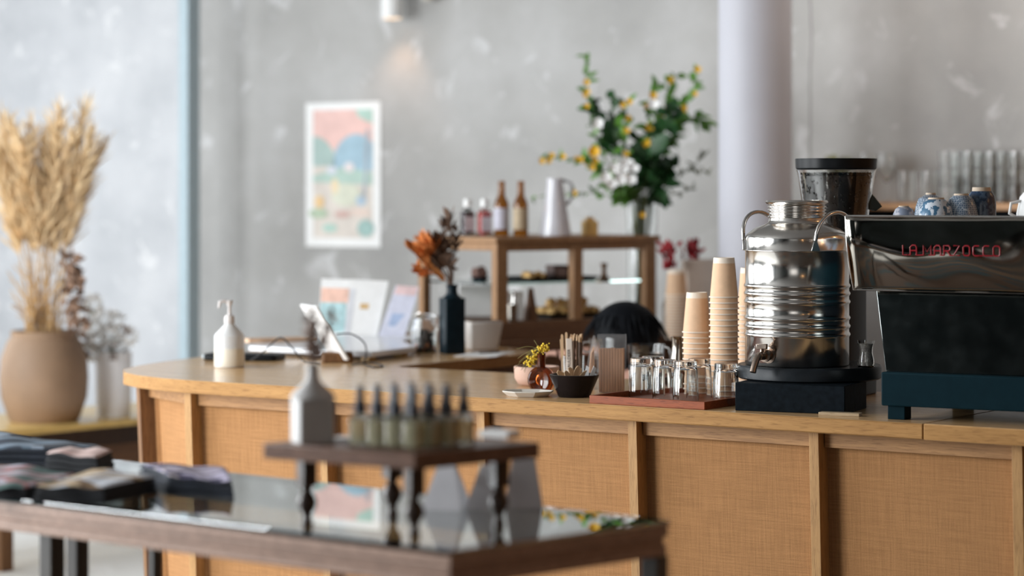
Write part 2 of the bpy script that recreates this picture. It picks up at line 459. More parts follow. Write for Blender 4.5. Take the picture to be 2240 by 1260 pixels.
def text_mesh(name, body, size, mat, parent, mtx, ext=0.0003):
    cu = bpy.data.curves.new(name, 'FONT'); cu.body = body; cu.size = size; cu.extrude = ext
    cu.align_x = 'CENTER'; cu.align_y = 'CENTER'
    t = bpy.data.objects.new(name+'_tmp', cu); COL.objects.link(t)
    dg = bpy.context.evaluated_depsgraph_get()
    me = bpy.data.meshes.new_from_object(t.evaluated_get(dg))
    bpy.data.objects.remove(t); bpy.data.curves.remove(cu)
    me.name = name; me.materials.clear(); me.materials.append(mat); me.transform(mtx)
    o = bpy.data.objects.new(name, me); COL.objects.link(o); o.parent = parent
    return o

# ================================================================== THE SETTING
YW = 10.9
WALLA = math.atan2(-0.569, 0.822)          # back wall runs parallel to the counter
WU = Vector((0.822, -0.569, 0)); WV = Vector((0.569, 0.822, 0))
def wall_pt(px, py, off=0.0):
    k = (px-1120)/F
    Y = (YW-off/0.822)/(1+0.692*k)
    return W(px, py, Y)
corner = wall_pt(426, 600)
# floor and ceiling
f = MB(); f.box((-0.8, 5, -0.05), (11, 18, 0.1)); struct(f.build('floor', M_FLOOR))
f = MB(); f.box((-0.8, 5, 3.75), (11, 18, 0.1)); struct(f.build('ceiling', M_CEIL))
o = MB(); o.box((3.5, 0.06, 1.85), (7.0, 0.12, 3.7)); o = o.build('wall_back', M_CONC); o.location = (corner.x, corner.y, 0); o.rotation_euler = (0, 0, WALLA); struct(o)
o = MB(); o.box((-2.0, 0.06, 1.85), (4.0, 0.12, 3.7)); o = o.build('wall_left', M_PLAST); o.location = (corner.x, corner.y, 0); o.rotation_euler = (0, 0, WALLA); struct(o)
# walls of the room beside and behind the camera, with openings for the side daylight and the added front fill
m = MB()
for y0, y1 in ((-3.0, 3.3), (5.7, 6.4), (8.8, 9.4), (12.4, 14.0)): m.box((-4.2, (y0+y1)/2, 1.85), (0.12, y1-y0, 3.7))
m.box((-4.2, 5.5, 0.28), (0.12, 17, 0.56)); m.box((-4.2, 5.5, 3.45), (0.12, 17, 0.5))
struct(m.build('wall_window_side', M_DIMWALL, smooth=0))
m = MB()
for x0, x1 in ((-4.3, -2.85), (-0.35, 4.0)): m.box(((x0+x1)/2, -2.65, 1.85), (x1-x0, 0.12, 3.7))
m.box((-0.2, -2.65, 0.38), (8.2, 0.12, 0.76)); m.box((-0.2, -2.65, 3.38), (8.2, 0.12, 0.66)); struct(m.build('wall_front', M_DIMWALL, smooth=0))
m = MB(); m.box((3.9, 4.0, 1.85), (0.12, 13.4, 3.7)); struct(m.build('wall_right', wood('wall_panelling', (0.36, 0.17, 0.065), (0.24, 0.11, 0.04), (30, 5, 1.5), 0.5), smooth=0))
# corner post
p = MB(); p.box((0, 0, 1.85), (0.060, 0.085, 3.7)); p = p.build('trim_corner_post', M_POST, bevel=0.003)
pp = W(414, 600, corner.y-0.45); p.location = (pp.x, pp.y, 0); p.rotation_euler = (0, 0, WALLA); struct(p)
# round column
YC = 9.35
c = MB(); c.lathe([(0, 0), (80/F*YC, 0), (80/F*YC, 3.7), (0, 3.7)], 64)
c = c.build('column', M_COLUMN); c.location = ((1652-1120)/F*YC, YC, 0); struct(c)
tag(c, 'smooth pale lilac-white round column behind the paper cups', 'column', kind='structure')

# unseen dark sheet added to darken the machine's reflections and the floor bounce
rg = MB(); rg.prism(rrect(6.2, 6.6, .03), 0, .012); rg = rg.build('added_floor_sheet', cloth_print('dark_sheet_print', [(.05, .05, .05), (.10, .055, .03), (.03, .06, .07), (.16, .10, .06)], 1.2)); rg.location = (0.5, 2.0, 0); rg.rotation_euler = (0, 0, R(CANG))
tag(rg, 'unseen dark sheet added on the floor to darken reflections and bounce', 'light absorber')

# ================================================================== COUNTER
outer = [(-1.0, 0), (-1.15, 0.014), (-1.30, 0.058), (-1.42, 0.125), (-1.51, 0.22), (-1.58, 0.35), (-1.63, 0.50), (-1.67, 0.66), (-1.70, 0.82), (-1.76, 1.2), (-1.84, 1.6), (-1.86, 1.88)]
inner = [(-1.35, 1.84), (-1.05, 1.76), (-0.90, 1.66), (-0.87, 1.5), (-0.88, 0.84), (-0.86, 0.80), (-0.83, 0.79)]
cnt = thing('service_counter', 'long oak service counter with burlap front panels and a rounded far end', 'counter', (O.x, O.y, 0), R(CANG))
seam = s_at(2019, 0)
THK = 0.039
def poly_clean(p): return p
lp = outer+inner+[(seam-0.0008, 0.79), (seam-0.0008, 0)]
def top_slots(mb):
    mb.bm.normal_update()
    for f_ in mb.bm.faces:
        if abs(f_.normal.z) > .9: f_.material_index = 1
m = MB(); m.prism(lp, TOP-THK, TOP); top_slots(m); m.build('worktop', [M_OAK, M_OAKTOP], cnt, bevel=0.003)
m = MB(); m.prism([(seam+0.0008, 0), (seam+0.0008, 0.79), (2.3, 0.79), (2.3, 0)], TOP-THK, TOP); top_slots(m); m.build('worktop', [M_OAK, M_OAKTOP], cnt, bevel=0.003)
D0 = 0.040; LEAN = 0.045; ZT = TOP-THK
def leanbox(mb, a, t, n, s0, s1, d0, d1, z0, z1):
    # a: origin (s,d) tuple, t: tangent, n: inward normal (2D)
    pts = []
    for z in (z0, z1):
        sh = LEAN*(ZT-z)
        for s_, d_ in ((s0, d0), (s1, d0), (s1, d1), (s0, d1)):
            pts.append((a[0]+t[0]*s_+n[0]*(d_+sh), a[1]+t[1]*s_+n[1]*(d_+sh), z))
    mb.hexa(pts)
posts = [s_at(x, D0) for x in (417, 712, 1059, 1392, 1790, 2236)]
PW, PD = 0.027, 0.046
def bay(a, t, n, L):       # panel and rail between two posts
    m = MB(); leanbox(m, a, t, n, 0, L, PD, PD+0.014, 0.08, ZT); m.build('burlap_panel', M_BURLAP, cnt)
    m = MB(); leanbox(m, a, t, n, 0.004, L-0.001, PD-0.020, PD+0.002, ZT-0.042, ZT); m.build('top_rail', M_OAKR, cnt, bevel=0.001)
    m = MB(); leanbox(m, a, t, n, 0, L, PD+0.02, PD+0.05, 0.0, 0.08); m.build('kick_board', M_DARKOAK, cnt)
for i, s in enumerate(posts):
    m = MB(); leanbox(m, (s, D0), (1, 0), (0, 1), -PW, 0, 0, PD+0.02, 0, ZT); m.build('post', M_OAKP, cnt, bevel=0.001)
    nxt = posts[i+1]-PW if i+1 < len(posts) else 2.3
    bay((s, D0), (1, 0), (0, 1), nxt-s)
# facets around the rounded end
fac = [(posts[0]-PW, D0), (-1.405, 0.185), (-1.60, 0.52), (-1.66, 0.9), (-1.80, 1.7)]
for k in range(len(fac)-1):
    b_, a_ = Vector(fac[k]), Vector(fac[k+1])
    t = (b_-a_); L = t.length; t.normalize(); n = Vector((-t.y, t.x))
    m = MB(); leanbox(m, a_, t, n, -PW, 0.0, -0.004, PD+0.02, 0, ZT); m.build('post', M_OAKP if k else M_DARKOAK, cnt, bevel=0.001)  # first end post takes darker wood to stand in for its shaded side
    bay(a_, t, n, L)
# inner body of the counter below the worktop
m = MB(); m.prism([(-0.86, 0.775), (2.25, 0.775), (2.25, 0.15), (-1.1, 0.15), (-1.30, 0.26), (-1.50, 0.56), (-1.56, 0.9), (-1.66, 1.7), (-1.0, 1.65), (-0.90, 1.5), (-0.90, 0.80)], 0.0, ZT-0.001)
m.build('carcass', M_DARKOAK, cnt)

# ================================================================== ESPRESSO MACHINE
MX, MY = (1927-1120)/F*5.955, 5.955
em = thing('espresso_machine', 'polished steel espresso machine with red lettering and teal base', 'espresso machine', (MX, MY, TOP), R(-30))
h0, h1 = 0.034, 0.117
m = MB(); m.box((0.45, 0.27, (h0+h1)/2), (0.90, 0.54, h1-h0)); m.build('base', M_TEAL, em, bevel=0.004)
for x, y in ((0.035, 0.035), (0.865, 0.035), (0.035, 0.50), (0.865, 0.50)):
    m = MB(); m.box((x, y, h0/2), (0.045, 0.045, h0)); m.build('foot', M_TEAL, em, bevel=0.002)
# lower smoked back panel, slightly reclined
m = MB(); m.hexa([(0.000, 0.03, h1), (0.90, 0.03, h1), (0.90, 0.10, h1), (0.0, 0.10, h1), (-0.036, 0.055, 0.33), (0.92, 0.055, 0.33), (0.92, 0.12, 0.33), (-0.036, 0.12, 0.33)])
m.build('lower_back_panel', M_DMIRROR, em, bevel=0.002)
m = MB(); m.box((0.45, 0.32, 0.29), (0.86, 0.42, 0.34)); m.build('body', M_BLACKM, em, bevel=0.01)
# upper mirror panel: concave curved sheet with a thin rim
def prof(t):  # t 0 bottom .. 1 top -> (y, z)
    return (0.000-0.024*(1-(1-t)**2), 0.318+0.182*t)
def dent_at(u, t): return 0.0032*math.sin(u*13+1.0+t*1.5)*math.sin(t*3.4+0.3)+0.0016*math.sin(u*27+t*5)-0.012*max(0, 1-u/0.055)**2
m = MB()
nx, nz = 48, 16
xa, xb = lambda t: -0.066-0.012*t, lambda t: 0.96
g = []
for j in range(nz+1):
    t = j/nz; y, z = prof(t); row = []
    for i in range(nx+1):
        u = i/nx; x = xa(t)+(xb(t)-xa(t))*u
        dent = dent_at(u, t)
        row.append(m.bm.verts.new((x, y-0.0+dent-0.006*math.sin(PI*t), z)))
    g.append(row)
for j in range(nz):
    for i in range(nx): m._f([g[j][i], g[j][i+1], g[j+1][i+1], g[j+1][i]])
mp_ = m.build('upper_back_panel', M_MIRROR, em, smooth=60, solid=0.002)
m = MB(); pts = [(xa(1), prof(1)[0]-0.012, prof(1)[1]), (0.96, prof(1)[0], prof(1)[1])]
m.tube([(xa(1)-.001, prof(1)[0]-0.010, prof(1)[1]), (xa(1)+0.05, prof(1)[0], prof(1)[1]), (0.96, prof(1)[0], prof(1)[1])], 0.0035, 8)
m.tube([(xa(j/8)-.001, prof(j/8)[0]-0.010-0.006*math.sin(PI*j/8), prof(j/8)[1]) for j in range(9)], 0.0022, 8)
m.tube([(xa(0)-.001, prof(0)[0]-0.010, prof(0)[1]), (xa(0)+0.05, prof(0)[0]+.001, prof(0)[1]), (0.96, prof(0)[0]+.001, prof(0)[1])], 0.0022, 8)
m.build('panel_rim', M_STEELR, em)
m = MB(); m.box((0.44, 0.23, 0.472), (0.98, 0.47, 0.012)); m.build('cup_tray', M_STEELR, em, bevel=0.002)
m = MB(); m.box((-0.04, 0.22, 0.40), (0.006, 0.42, 0.13)); m.build('side_panel', M_TEAL, em, bevel=0.002)
# lettering in linked strokes
G = {'L': [[(0, 1), (0, 0), (.55, 0)]], 'A': [[(0, 0), (0, .8), (.2, 1), (.5, 1), (.62, .8), (.62, 0)], [(0, .45), (.62, .45)]],
     'M': [[(0, 0), (0, 1), (.38, .35), (.76, 1), (.76, 0)]], 'R': [[(0, 0), (0, 1), (.5, 1), (.62, .8), (.62, .6), (.5, .45), (0, .45)], [(.3, .45), (.64, 0)]],
     'Z': [[(0, 1), (.6, 1), (0, 0), (.6, 0)]], 'O': [[(0, .15), (0, .85), (.15, 1), (.5, 1), (.62, .85), (.62, .15), (.5, 0), (.15, 0), (0, .15)]],
     'C': [[(.55, 1), (.15, 1), (0, .85), (0, .15), (.15, 0), (.55, 0)]]}
m = MB()
lx0, lx1 = 0.068, 0.312
adv = 0.0; pen = []
for ch in 'LA MARZOCCO':
    if ch == ' ': adv += 0.35; continue
    wd = {'M': .76, 'L': .4}.get(ch, .62)
    pen.append((ch, adv)); adv += wd+0.34
sc = (lx1-lx0)/(adv-0.34); hh = 0.0235; zb = 0.407
def on_panel(x, z):
    t = (z-0.318)/0.182; y, _ = prof(t); u = (x-xa(t))/(0.96-xa(t))
    dent = dent_at(u, t)
    return Vector((x, y+dent-0.006*math.sin(PI*t)-0.0022, z))
for k, (ch, ax) in enumerate(pen):
    for st in G[ch]:
        m.tube([on_panel(lx0+(ax+a*(0.75 if ch == 'L' else 1))*sc, zb+b*hh) for a, b in st], 0.0020, 6)
    if k+1 < len(pen) and ch not in 'ZO':
        x0 = lx0+(ax+0.5)*sc; x1 = lx0+pen[k+1][1]*sc
        m.tube([on_panel(x0, zb), on_panel(x1, zb)], 0.0015, 6)
m.build('lettering', M_REDENAMEL, em)

# cups warming on the machine
def machine_pt(px, Y, z): return Vector(((px-1120)/F*Y, Y, z))
ZM = TOP+0.478
def scale_glaze(name, c1, c2, sc, mode='v'):
    mt, nt, b = principled(name)
    mp = coords(nt, (1, 1, 1))
    if mode == 'v':
        v = N(nt, 'ShaderNodeTexVoronoi', feature='DISTANCE_TO_EDGE'); v.inputs['Scale'].default_value = sc; out = v.outputs['Distance']; st = [(0.02, c2), (0.10, c1)]
        v.inputs['Randomness'].default_value = 0.35
    else:
        v = N(nt, 'ShaderNodeTexNoise'); v.inputs['Scale'].default_value = sc; out = v.outputs['Fac']; st = [(0.46, c1), (0.53, c2)]
    nt.links.new(mp.outputs[0], v.inputs['Vector']); r = ramp(nt, st); nt.links.new(out, r.inputs[0]); nt.links.new(r.outputs[0], b.inputs['Base Color'])
    b.inputs['Roughness'].default_value = 0.25
    return mt
M_SCALE = scale_glaze('scale_glaze', (0.10, 0.15, 0.22), (0.45, 0.50, 0.55), 190)
M_FLORAL = scale_glaze('floral_glaze', (0.05, 0.13, 0.22), (0.55, 0.60, 0.66), 75, 'n')
M_BLUEG = scale_glaze('blue_glaze', (0.015, 0.035, 0.075), (0.06, 0.10, 0.16), 60, 'n')
M_GREYG = scale_glaze('grey_glaze', (0.40, 0.40, 0.44), (0.20, 0.23, 0.30), 60, 'n')
M_FOOT = plain('unglazed_foot', (0.52, 0.42, 0.32), 0.7)
def upturned(px, Y, r, h, mt, label, fr=0.45):
    t = thing('tea_bowl', label, 'cup', machine_pt(px, Y, ZM), 0, 'cups upturned on the espresso machine')
    m = MB(); m.lathe([(r-0.003, 0), (r, 0.001), (r*0.99, h*0.25), (r*0.90, h*0.55), (r*0.72, h*0.82), (r*fr, h*0.94), (0, h*0.94), (0, h*0.88), (r*0.7, h*0.76), (r*0.93, h*0.25), (r-0.003, 0)], 32)
    m.build('bowl', mt, t)
    m = MB(); m.lathe([(r*fr, h*0.92), (r*fr*0.95, h), (r*fr*0.8, h), (r*fr*0.78, h*0.94), (0, h*0.94)], 24); m.build('foot_ring', M_FOOT, t)
    return t
upturned(1977, 6.16, 0.030, 0.047, M_GREYG, 'small grey glazed cup upturned on the machine beside the hopper')
upturned(2036, 6.22, 0.043, 0.080, M_SCALE, 'scale-patterned bowl upturned behind the floral bowl', 0.3)
upturned(2048, 6.09, 0.046, 0.068, M_FLORAL, 'blue and white floral bowl upturned on the machine')
upturned(2103, 6.10, 0.043, 0.078, M_SCALE, 'scale-patterned bowl upturned between floral bowl and navy cup', 0.45)
t = thing('tea_cup', 'tall navy glazed cup upturned on the machine', 'cup', machine_pt(2147, 6.13, ZM), 0, 'cups upturned on the espresso machine')
m = MB(); m.lathe([(0.033, 0), (0.0365, 0.002), (0.0365, 0.05), (0.034, 0.072), (0.026, 0.084), (0, 0.084), (0, 0.079), (0.03, 0.07), (0.033, 0)], 32); m.build('bowl', M_BLUEG, t)
m = MB(); m.lathe([(0.024, 0.083), (0.023, 0.094), (0.02, 0.094), (0.019, 0.087), (0, 0.087)], 24); m.build('foot_ring', M_FOOT, t)
t = thing('espresso_cup', 'white cup upturned at the far right on the machine', 'cup', machine_pt(2262, 5.88, ZM), 0, 'cups upturned on the espresso machine')
m = MB(); m.lathe([(0.040, 0), (0.043, 0.001), (0.042, 0.03), (0.034, 0.07), (0.024, 0.082), (0, 0.082), (0, 0.078), (0.03, 0.068), (0.040, 0)], 32); m.build('bowl', M_WHITE, t)
m = MB(); m.tube([(-0.036, -0.01, 0.06), (-0.058, -0.012, 0.055), (-0.062, -0.012, 0.03), (-0.041, -0.01, 0.018)], 0.004, 8); m.build('handle', M_WHITE, t)
t = thing('saucer_stack', 'small pale saucer lying flat before the navy cup', 'saucer', machine_pt(2155, 6.05, ZM), 0)
m = MB(); m.lathe([(0, 0), (0.012, 0), (0.017, 0.010), (0.016, 0.012), (0.011, 0.004), (0, 0.003)], 24); m.build('dish', M_STONE, t)

# ================================================================== BOX STAND, DISC, URN
bs = PL(1608, 898)
st = thing('plinth_box', 'black painted wooden box standing under the round slate slab', 'box', (bs.x, bs.y, TOP), R(-24))
m = MB(); m.box((0.145, 0.10, 0.036), (0.29, 0.20, 0.072)); m.build('body', M_BLACKM, st, bevel=0.002)
UC = Vector(((1743.5-1120)/F*6.33, 6.33, 0))
DC = Vector(((1770-1120)/F*6.35, 6.35, 0))
DZ = TOP+0.072
d = MB(); d.lathe([(0, 0), (0.183, 0), (0.189, 0.004), (0.189, 0.030), (0.185, 0.036), (0, 0.036)], 64)
d = d.build('slate_slab', M_SLATE); d.location = (DC.x, DC.y, DZ)
tag(d, 'thick round black slab under the steel urn', 'slab')
UZ = DZ+0.036
ur = thing('drink_urn', 'brushed steel drink urn with tap and two bow handles', 'urn', (UC.x, UC.y, UZ))
zy = lambda y: EYE-(y-HOR)/(F/6.33)-UZ
rb = 0.1355
prof_u = [(0, 0), (rb-0.004, 0), (rb, 0.004)]
def bead(y, hgt, out=0.0035):
    z = zy(y); prof_u.extend([(rb, z-hgt), (rb+out*0.7, z-hgt*0.5), (rb+out, z), (rb+out*0.7, z+hgt*0.5), (rb, z+hgt)])
for y in (730, 712, 694): bead(y, 0.0065)
for y in (659, 641, 624): bead(y, 0.0065)
bead(547, 0.003, 0.002)
prof_u += [(rb, zy(522)), (rb-0.002, zy(515)), (rb-0.008, zy(510)), (0.110, zy(499)), (0.085, zy(491)), (0.076, zy(487)), (0.0745, zy(482))]
for y in (474, 466, 459, 452): prof_u += [(0.073, zy(y+3)), (0.0765, zy(y+1)), (0.0765, zy(y-1)), (0.073, zy(y-3))]
prof_u += [(0.076, zy(447)), (0.080, zy(446)), (0.083, zy(442)), (0.080, zy(438)), (0.072, zy(438)), (0.070, zy(446)), (0.070, zy(480)), (0.0, zy(484))]
m = MB(); m.lathe(prof_u, 96); m.build('body', M_STEEL, ur, smooth=50)
for a0 in (-40, 140):      # bow handles
    a, b = R(a0-37), R(a0+37)
    pa = Vector((math.cos(a)*(rb+.004), math.sin(a)*(rb+.004), zy(524))); pb = Vector((math.cos(b)*(rb+.004), math.sin(b)*(rb+.004), zy(524)))
    mid = (pa+pb)/2
    pts = []
    for i in range(17):
        th = PI*i/16
        p = mid+(pa-mid)*math.cos(th)*1.0
        out = Vector((math.cos(R(a0)), math.sin(R(a0)), 0))*(0.012*math.sin(th))
        pts.append(p+out+Vector((0, 0, 0.072*math.sin(th)**0.8)))
    hd = MB(); hd.tube(pts, 0.0052, 10); hd = hd.build('handle', M_STEELR, ur)
    for p, an in ((pa, a), (pb, b)):
        m = MB(); mt = Matrix.Translation((p.x, p.y, p.z-0.012)) @ RZ(an) @ RY(PI/2)
        m.prism([(-0.012, -0.004), (-0.012, 0.004), (0.014, 0.012), (0.016, 0.010), (0.016, -0.010), (0.014, -0.012)], -0.003, 0.0025, mt); m.build('bracket', M_STEELR, hd, bevel=0.001)
# tap
td = Vector((-0.63, -0.777, 0)).normalized()
tz = zy(771)
p0 = td*(rb-0.004)+Vector((0, 0, tz))
tp = MB()
mt = Matrix.Translation(p0) @ Matrix(((td.x, -td.y, 0, 0), (td.y, td.x, 0, 0), (0, 0, 1, 0), (0, 0, 0, 1))) @ RY(PI/2)
tp.lathe([(0, 0), (0.021, 0), (0.021, 0.006), (0.014, 0.008), (0.014, 0.016), (0.017, 0.018), (0.017, 0.024), (0.011, 0.026), (0.011, 0.050), (0.009, 0.052), (0, 0.052)], 24, mt)
e = p0+td*0.052
tp.tube([e-td*0.012, e, e+td*0.01+Vector((0, 0, -0.008)), e+td*0.022+Vector((0, 0, -0.030)), e+td*0.026+Vector((0, 0, -0.040))], [0.0095, 0.0095, 0.009, 0.008, 0.0085], 12)
tp.build('tap', M_TAP, ur)
kb = p0+td*0.036
m = MB(); m.tube([kb+Vector((0, 0, 0.008)), kb+Vector((0, 0, 0.018))], 0.005, 10); m.box(kb+Vector((0, 0, 0.024)), (0.030, 0.010, 0.014), Matrix.Rotation(R(-30), 4, 'Z')); m.build('tap_lever', M_TAP, ur, bevel=0.002)

# sugar glass on the slab
sg = W(1894, 802, 6.25); t = thing('sugar_glass', 'small waisted glass of sugar packets on the black slab', 'glass', (sg.x, sg.y, UZ))
m = MB(); m.lathe(cup_wall([(0.020, 0), (0.022, 0.004), (0.0215, 0.018), (0.0175, 0.036), (0.018, 0.048), (0.024, 0.068)], 0.0016), 32); m.build('glass', M_GLASS, t)
m = MB(); m.lathe([(0, 0.003), (0.0165, 0.003), (0.0195, 0.010), (0.0195, 0.018), (0.0155, 0.036), (0.016, 0.048), (0.0195, 0.060), (0, 0.061)], 24, m=T(-0.0005, 0, 0)); m.build('sugar', plain('grey_sugar', (0.42, 0.38, 0.35), 0.8, var=0.35, vscale=220), t)

# ================================================================== GRINDER
GC = Vector(((1829-1120)/F*6.68, 6.68, 0)); SG = F/6.68
gy = lambda y: EYE-(y-HOR)/SG-TOP
gr = thing('coffee_grinder', 'black coffee grinder with a clear hopper full of beans', 'grinder', (GC.x, GC.y, TOP), R(-30))
rt = 88/SG
m = MB(); m.lathe([(0, gy(347)), (rt+0.001, gy(347)), (rt+0.0015, gy(349)), (rt, gy(368)), (rt-0.004, gy(371)), (rt-0.006, gy(371)), (0, gy(368))], 64); m.build('hopper_lid', M_BLACK, gr, smooth=30)
hp = [(rt-0.001, gy(372)), (rt-0.004, gy(380)), (72/SG, gy(462)), (60/SG, gy(560)), (55/SG, gy(600))]
m = MB(); m.lathe([(r, z) for r, z in hp]+[(r-0.0025, z) for r, z in hp[::-1]]+[hp[0]], 64); m.build('hopper', M_GLASS, gr)
m = MB(); m.lathe([(0, gy(598)), (52/SG, gy(596)), (57/SG, gy(560)), (67/SG, gy(470)), (75/SG, gy(400)), (77/SG, gy(385)), (60/SG, gy(381)), (0, gy(379))], 48); m.build('coffee_beans', M_BEAN, gr, recalc=True)
bd = MB(); rr = random.Random(5)
for k in range(620):
    a = rr.uniform(-PI, PI); q = rr.random(); z = gy(384)+(gy(520)-gy(384))*q if k < 440 else gy(380)
    rad = (77-16*q)/SG*0.985 if k < 440 else 76/SG*math.sqrt(rr.random())
    if k < 440 and q > 0.7 and rr.random() < .4: continue
    bd.ball((math.cos(a)*rad, math.sin(a)*rad, z), (0.0048, 0.0033, 0.0030), 6, 4, m=Euler((rr.uniform(0, 3), rr.uniform(0, 3), rr.uniform(0, 3))).to_matrix().to_4x4())
b = bd.build('loose_beans', M_BEAN, gr); b['kind'] = 'stuff'
m = MB(); m.prism(rrect(0.17, 0.22, 0.03), 0.0, 0.06); m.prism(rrect(0.13, 0.17, 0.03), 0.06, gy(606)); m.build('body', M_BLACK, gr, bevel=0.004)
m = MB(); m.lathe([(0, gy(612)), (0.072, gy(612)), (0.076, gy(600)), (0.060, gy(592)), (0, gy(592))], 40); m.build('collar', M_STEELR, gr)
m = MB(); m.box((0.085, -0.02, gy(605)), (0.02, 0.03, 0.05)); m.build('adjuster', M_STEELR, gr, bevel=0.003)
m = MB(); m.prism([(0, 0), (0.040, -0.050), (0.022, -0.062), (-0.004, -0.055)], -0.02, 0.02, T(0.087*.80, 0.087*.60, gy(412)) @ RZ(R(30)) @ RX(PI/2)); m.build('hopper_clip', plain('dark_green_plastic', (0.03, 0.045, 0.042), 0.4), gr, bevel=0.002)

# ================================================================== TRAY, TUMBLERS, CUPS
tr = thing('serving_tray', 'red-brown wooden tray with low straight rim holding tumblers', 'tray', SD(0.545, 0.255), R(CANG))
tw, td_, th_ = 0.352, 0.47, 0.021
m = MB(); m.box((0, 0, 0.003), (tw-0.004, td_-0.004, 0.006)); m.build('tray_board', M_TRAY, tr)
m = MB()
for x, y, sx, sy in ((0, -td_/2+0.004, tw, 0.008), (0, td_/2-0.004, tw, 0.008), (-tw/2+0.004, 0, 0.008, td_-0.016), (tw/2-0.004, 0, 0.008, td_-0.016)):
    m.box((x, y, th_/2), (sx, sy, th_))
m.build('rim', M_TRAY, tr, bevel=0.0012)
TZ = TOP+0.006
def tumbler(loc, label, r=0.0345, h=0.105, group='tumblers upturned on the tray'):
    t = thing('tumbler', label, 'glass', loc, 0, group)
    m = MB()
    po = [(r, 0), (r*1.0, 0.002), (r*0.985, h*0.5), (r*0.93, h*0.80), (r*0.86, h*0.84), (r*0.88, h*0.90), (r*0.86, h*0.99), (r*0.80, h)]
    pi = [(r-0.0024, 0.0), (r*0.985-0.0026, h*0.5), (r*0.88-0.003, h*0.78), (r*0.5, h*0.84), (0, h*0.85)]
    seg = 40
    m.lathe([(0, h*0.985), (r*0.5, h*0.985)]+po[::-1]+pi, seg)
    for v in m.bm.verts:      # pressed facets on the lower part of the wall
        a = math.atan2(v.co.y, v.co.x); k = 1-0.022*abs(math.cos(a*5))
        if 0.005 < v.co.z < h*0.8: v.co.x *= k; v.co.y *= k
    m.build('glass', M_GLASS, t, smooth=35)
    return t
spots = [(1403, 872, 'first upturned tumbler from the napkin bag along the tray front'), (1455, 876, 'second upturned tumbler from the napkin bag along the tray front'),
         (1500, 880, 'third upturned tumbler from the napkin bag along the tray front'), (1588, 886, 'upturned tumbler at the tray end next to the black box')]
tum = None
for px, py, lb in spots:
    q = PL(px, py-4, TZ)
    tum = tumbler(q, lb) if tum is None else dup(tum, q, random.random(), lb)
for px, py, lb in ((1428, 863, 'upturned tumbler in the second tray row behind the first two'), (1530, 869, 'upturned tumbler in the second tray row before the short cup stack')):
    dup(tum, PL(px, py, TZ), random.random(), lb)
# kraft cups, each cup of a stack is its own thing
def kraft_cup(name, h, rr_, rbm, label, loc, group, lip=0.0021):
    t = thing(name, label, 'paper cup', loc, 0, group)
    m = MB(); m.lathe([(rr_-0.002, 0.002), (rbm+(rr_-rbm)*0.14, h*0.86), (rbm+(rr_-rbm)*0.13, h*0.86), (rr_-0.003, 0.003), (rr_-0.002, 0.002)], 40); m.build('sleeve', M_KRAFT, t)
    m = MB(); m.lathe([(rbm+(rr_-rbm)*0.15, h*0.845), (rbm, h), (rbm-0.002, h), (rbm-0.003, h*0.94), (0, h*0.94), (0, h*0.93), (rbm, h*0.92), (rbm+(rr_-rbm)*0.13, h*0.845)], 40); m.build('base', M_CREAM, t)
    m = MB()
    pr = [(rr_-0.001+lip*math.cos(2*PI*k/8), lip+.0001+lip*math.sin(2*PI*k/8)) for k in range(9)]
    m.lathe(pr, 40); m.build('rim', M_CREAM, t)
    return t
ORD = ['top', 'second', 'third', 'fourth', 'fifth', 'sixth', 'seventh', 'eighth', 'ninth', 'tenth', 'eleventh', 'twelfth', 'thirteenth', 'fourteenth', 'fifteenth', 'sixteenth', 'seventeenth', 'eighteenth', 'nineteenth', 'twentieth', 'twenty-first', 'twenty-second']
def cup_stack(px, py, z, n, step, h, rr_, rbm, where, group, name='paper_cup', lip=0.0021):
    q = PL(px, py, z); first = None
    for k in range(n):
        loc = Vector((q.x+random.uniform(-.0006, .0006), q.y, q.z+k*step))
        lb = '%s upturned kraft cup of the %s' % (ORD[n-1-k], where) if n-1-k else 'kraft cup showing its full side, topping the %s' % where
        if first is None: first = kraft_cup(name, h, rr_, rbm, lb, loc, group, lip)
        else: dup(first, loc, random.uniform(0, 6), lb)
cup_stack(1525, 857, TZ, 12, 0.0149, 0.112, 0.0405, 0.0285, 'shortest stack on the tray', 'kraft cups in the shortest counter stack')
cup_stack(1584, 862, TZ, 18, 0.01555, 0.110, 0.0405, 0.0285, 'tallest stack beside the urn', 'kraft cups in the tallest counter stack')
cup_stack(1641, 853, TOP, 20, 0.0124, 0.110, 0.0370, 0.0265, 'narrow stack half hidden by the urn', 'kraft cups in the stack behind the urn')

# wood offcut under the slab
o = MB(); o.box((0, 0, 0.004), (0.104, 0.03, 0.008)); o = o.build('wood_offcut', wood('pale_offcut', (0.55, 0.42, 0.27), (0.42, 0.31, 0.19), (4, 40, 40)), bevel=0.001)
q = PL(1838, 909); o.location = q; o.rotation_euler = (0, 0, R(-22)); tag(o, 'thin pale wood offcut lying before the black box', 'wood piece')

# ================================================================== SMALL THINGS AT THE COUNTER'S MIDDLE
q = PL(1174, 843)
t = thing('clay_bowl', 'shallow pink-beige clay bowl behind the amber bud vase', 'bowl', q)
m = MB(); m.lathe(cup_wall([(0.040, 0), (0.055, 0.006), (0.064, 0.022), (0.066, 0.054), (0.064, 0.056)], 0.007), 48); m.build('bowl', M_PINKW, t)
m = MB(); m.lathe([(0, 0.012), (0.045, 0.012), (0.0565, 0.030), (0.0572, 0.050), (0.0568, 0.050), (0.044, 0.0135), (0, 0.0135)], 40); m.build('glaze', M_DKBOWL, t)
